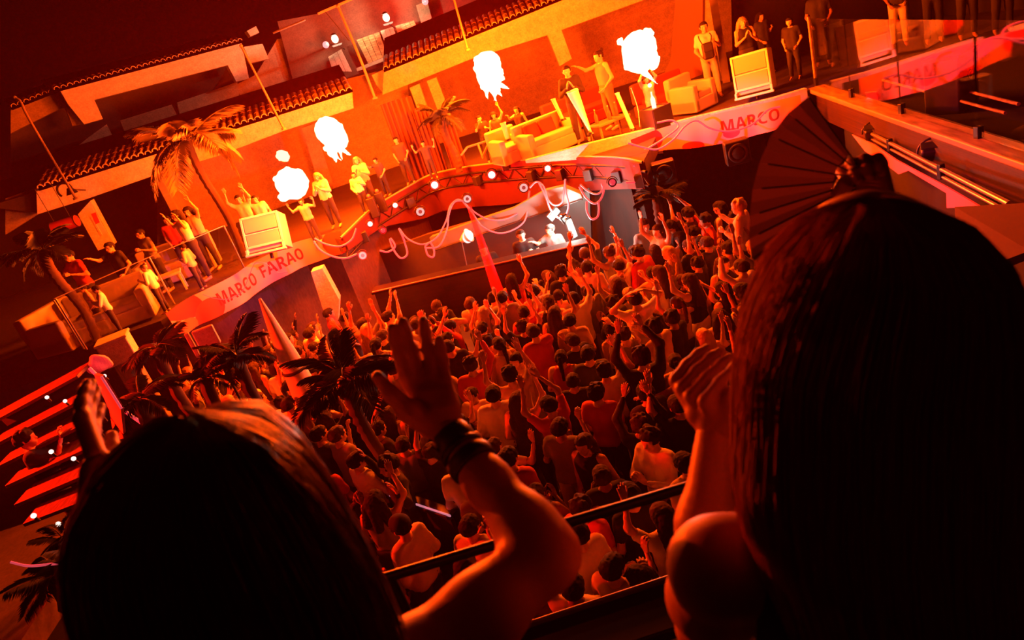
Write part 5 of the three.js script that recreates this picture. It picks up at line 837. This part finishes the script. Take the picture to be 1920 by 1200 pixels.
{ // ---- the one with the fan
  const head = P(1648, 555, 0.735), sL = P(1348, 1062, 0.738), sR = V(0.5, 5.4, -0.53), E = P(1335, 1175, 0.88), W = P(1340, 805, 0.972);
  const hand = [
    ...chain([[P(1341, 815, 0.97), 0.025], [P(1336, 790, 0.972), 0.024]]),
    [P(1322, 795, 0.985), P(1268, 716, 1.02), 0.016, 0.0105], [P(1330, 790, 0.98), P(1280, 730, 1.0), 0.017, 0.0105], [P(1340, 788, 0.97), P(1296, 744, 0.978), 0.017, 0.0105], [P(1350, 790, 0.962), P(1322, 754, 0.955), 0.017, 0.011],
    [P(1310, 775, 0.985), P(1350, 760, 0.965), 0.019], [P(1362, 792, 0.955), P(1370, 745, 0.95), 0.02, 0.015], [P(1300, 750, 0.995), P(1350, 735, 0.975), 0.013],
    ...chain([[P(1267, 710, 1.02), 0.0088], [P(1288, 684, 1.035), 0.0082], [P(1310, 663, 1.04), 0.0076], [P(1326, 652, 1.04), 0.0064]]),
    ...chain([[P(1279, 725, 1.0), 0.0088], [P(1305, 696, 1.012), 0.0083], [P(1332, 671, 1.018), 0.0077], [P(1349, 659, 1.018), 0.0064]]),
    ...chain([[P(1296, 740, 0.977), 0.0088], [P(1325, 708, 0.99), 0.0083], [P(1353, 682, 0.995), 0.0077], [P(1369, 669, 0.995), 0.0064]]),
    ...chain([[P(1324, 748, 0.953), 0.0088], [P(1350, 716, 0.96), 0.0082], [P(1377, 690, 0.965), 0.0075], [P(1396, 676, 0.965), 0.0064]]),
    ...chain([[P(1380, 778, 0.945), 0.016], [P(1402, 745, 0.94), 0.0125], [P(1424, 715, 0.935), 0.0105], [P(1438, 695, 0.935), 0.0085]]),
  ];
  const piv = P(1626, 336, 1.13), wR = P(1652, 392, 1.1), eR = P(1768, 640, 0.92), fd = piv.clone().sub(wR).normalize();
  const fist = handBones(wR, fd, V(-0.5, -0.2, 1).addScaledVector(fd, 0.3).normalize(), 0.95, -1, 1.0, 0.05);
  const { t, base } = woman('woman with long dark hair in a black top from behind, holding up a black fan', head, sL, sR,
    [...chain([[sL, 0.053], [P(1332, 1120, 0.81), 0.047], [E, 0.041], [P(1322, 985, 0.935), 0.036], [W, 0.0255]]), ...chain([[sR, 0.05], [eR, 0.04], [wR, 0.026]])], [hand, fist], 0.178);
  longHair(t, base, [[[1592, 386], [1706, 380]], [[1530, 420], [1786, 412]], [[1468, 492], [1842, 480]], [[1424, 590], [1878, 590]], [[1402, 690], [1893, 700]], [[1400, 800], [1892, 830]], [[1398, 900], [1884, 950]], [[1412, 1000], [1888, 1060]], [[1452, 1110], [1892, 1180]], [[1490, 1220], [1895, 1300]]], [1648, 370], -0.6, 0.11, 1700,
    [[[1560, 400], [1405, 640], 30, -16], [[1480, 480], [1395, 820], 34, -12], [[1410, 680], [1400, 1010], 40, -8], [[1440, 800], [1375, 1030], 40, 6], [[1470, 900], [1390, 1040], 24, 4], [[1620, 385], [1480, 700], 20, -10]]);
  // the fan: thin ribs from the pivot and a pleated leaf
  const f = thing('folding_fan', 'wide open black folding fan held up in front of the balcony banner', 'fan', piv), N = 14, ends = [[1516, 181], [1478, 212], [1445, 255], [1424, 305], [1411, 355], [1406, 405], [1405, 448], [1410, 486]];
  const edge = (u) => { const x = u * (ends.length - 1), i = Math.min(ends.length - 2, Math.floor(x)), k = x - i; return [ends[i][0] + (ends[i + 1][0] - ends[i][0]) * k, ends[i][1] + (ends[i + 1][1] - ends[i][1]) * k]; };
  const fp = (u, r, z) => { const [x, y] = edge(u); return P(1626 + (x - 1626) * r, 336 + (y - 336) * r, 1.13 + z + 0.05 * (u - 0.5) * r).sub(piv); };
  const pos = [], idx = []; for (let i = 0; i <= N; i++) for (const r of [0.3, 0.65, 1]) { const p = fp(i / N, r, (i % 2 ? 0.009 : -0.009) * r); pos.push(p.x, p.y, p.z); }
  for (let i = 0; i < N; i++) for (let j = 0; j < 2; j++) { const a = i * 3 + j, b = a + 3; idx.push(a, b, a + 1, a + 1, b, b + 1); }
  const g = new THREE.BufferGeometry(); g.setAttribute('position', new THREE.Float32BufferAttribute(pos, 3)); g.setIndex(idx); const h = g.toNonIndexed(); h.computeVertexNormals();
  mesh('leaf', h, mat('fan_cloth', [0.09, 0.03, 0.03], 0.9, { transmission: 0.45, thickness: 0, side: THREE.DoubleSide }), f);
  for (let i = 0; i <= N / 2; i++) { const u = i * 2 / N, a = V(0, 0, 0), b = fp(u, i === 0 || i === N / 2 ? 1.0 : 0.92, -0.008); mesh('rib', bar(a, b, i % 7 ? 0.0055 : 0.011, 0.0025, 0.001), M.black, f); }
  mesh('rivet', moved(new THREE.CylinderGeometry(0.006, 0.006, 0.02, 10).rotateX(Math.PI / 2), 0, 0, 0), M.steel, f);
}
{ // rail in front of them
  const a = V(-1.6, 5.05, -1.19), b = V(1.5, 5.05, -1.07), t = thing('terrace_rail', 'black handrail crossing in front of the two women above the crowd', 'railing');
  mesh('handrail', rod(a, b, 0.0115, 12), M.blackmetal, t); for (const x of [-1.5, -0.42, 0.36, 1.4]) mesh('post', rod(V(x, 4.0, -1.19 + (x + 1.6) * 0.12 / 3.1), V(x, 5.05, -1.19 + (x + 1.6) * 0.12 / 3.1), 0.012, 10), M.blackmetal, t);
  const l = thing('ledge_board', 'dark wooden ledge board at the foot of the rail, pale strip as lit edge', 'ledge'); mesh('board', bar(V(-0.5, 4.05, -1.72), V(1.2, 4.05, -1.72), 0.2, 0.05), M.darkwood, l); mesh('edge_highlight', bar(V(-0.5, 4.06, -1.83), V(1.2, 4.06, -1.83), 0.015, 0.06), M.wood, l);  // pale strip stands for light caught on the board edge
}
renderer.render(scene, camera);
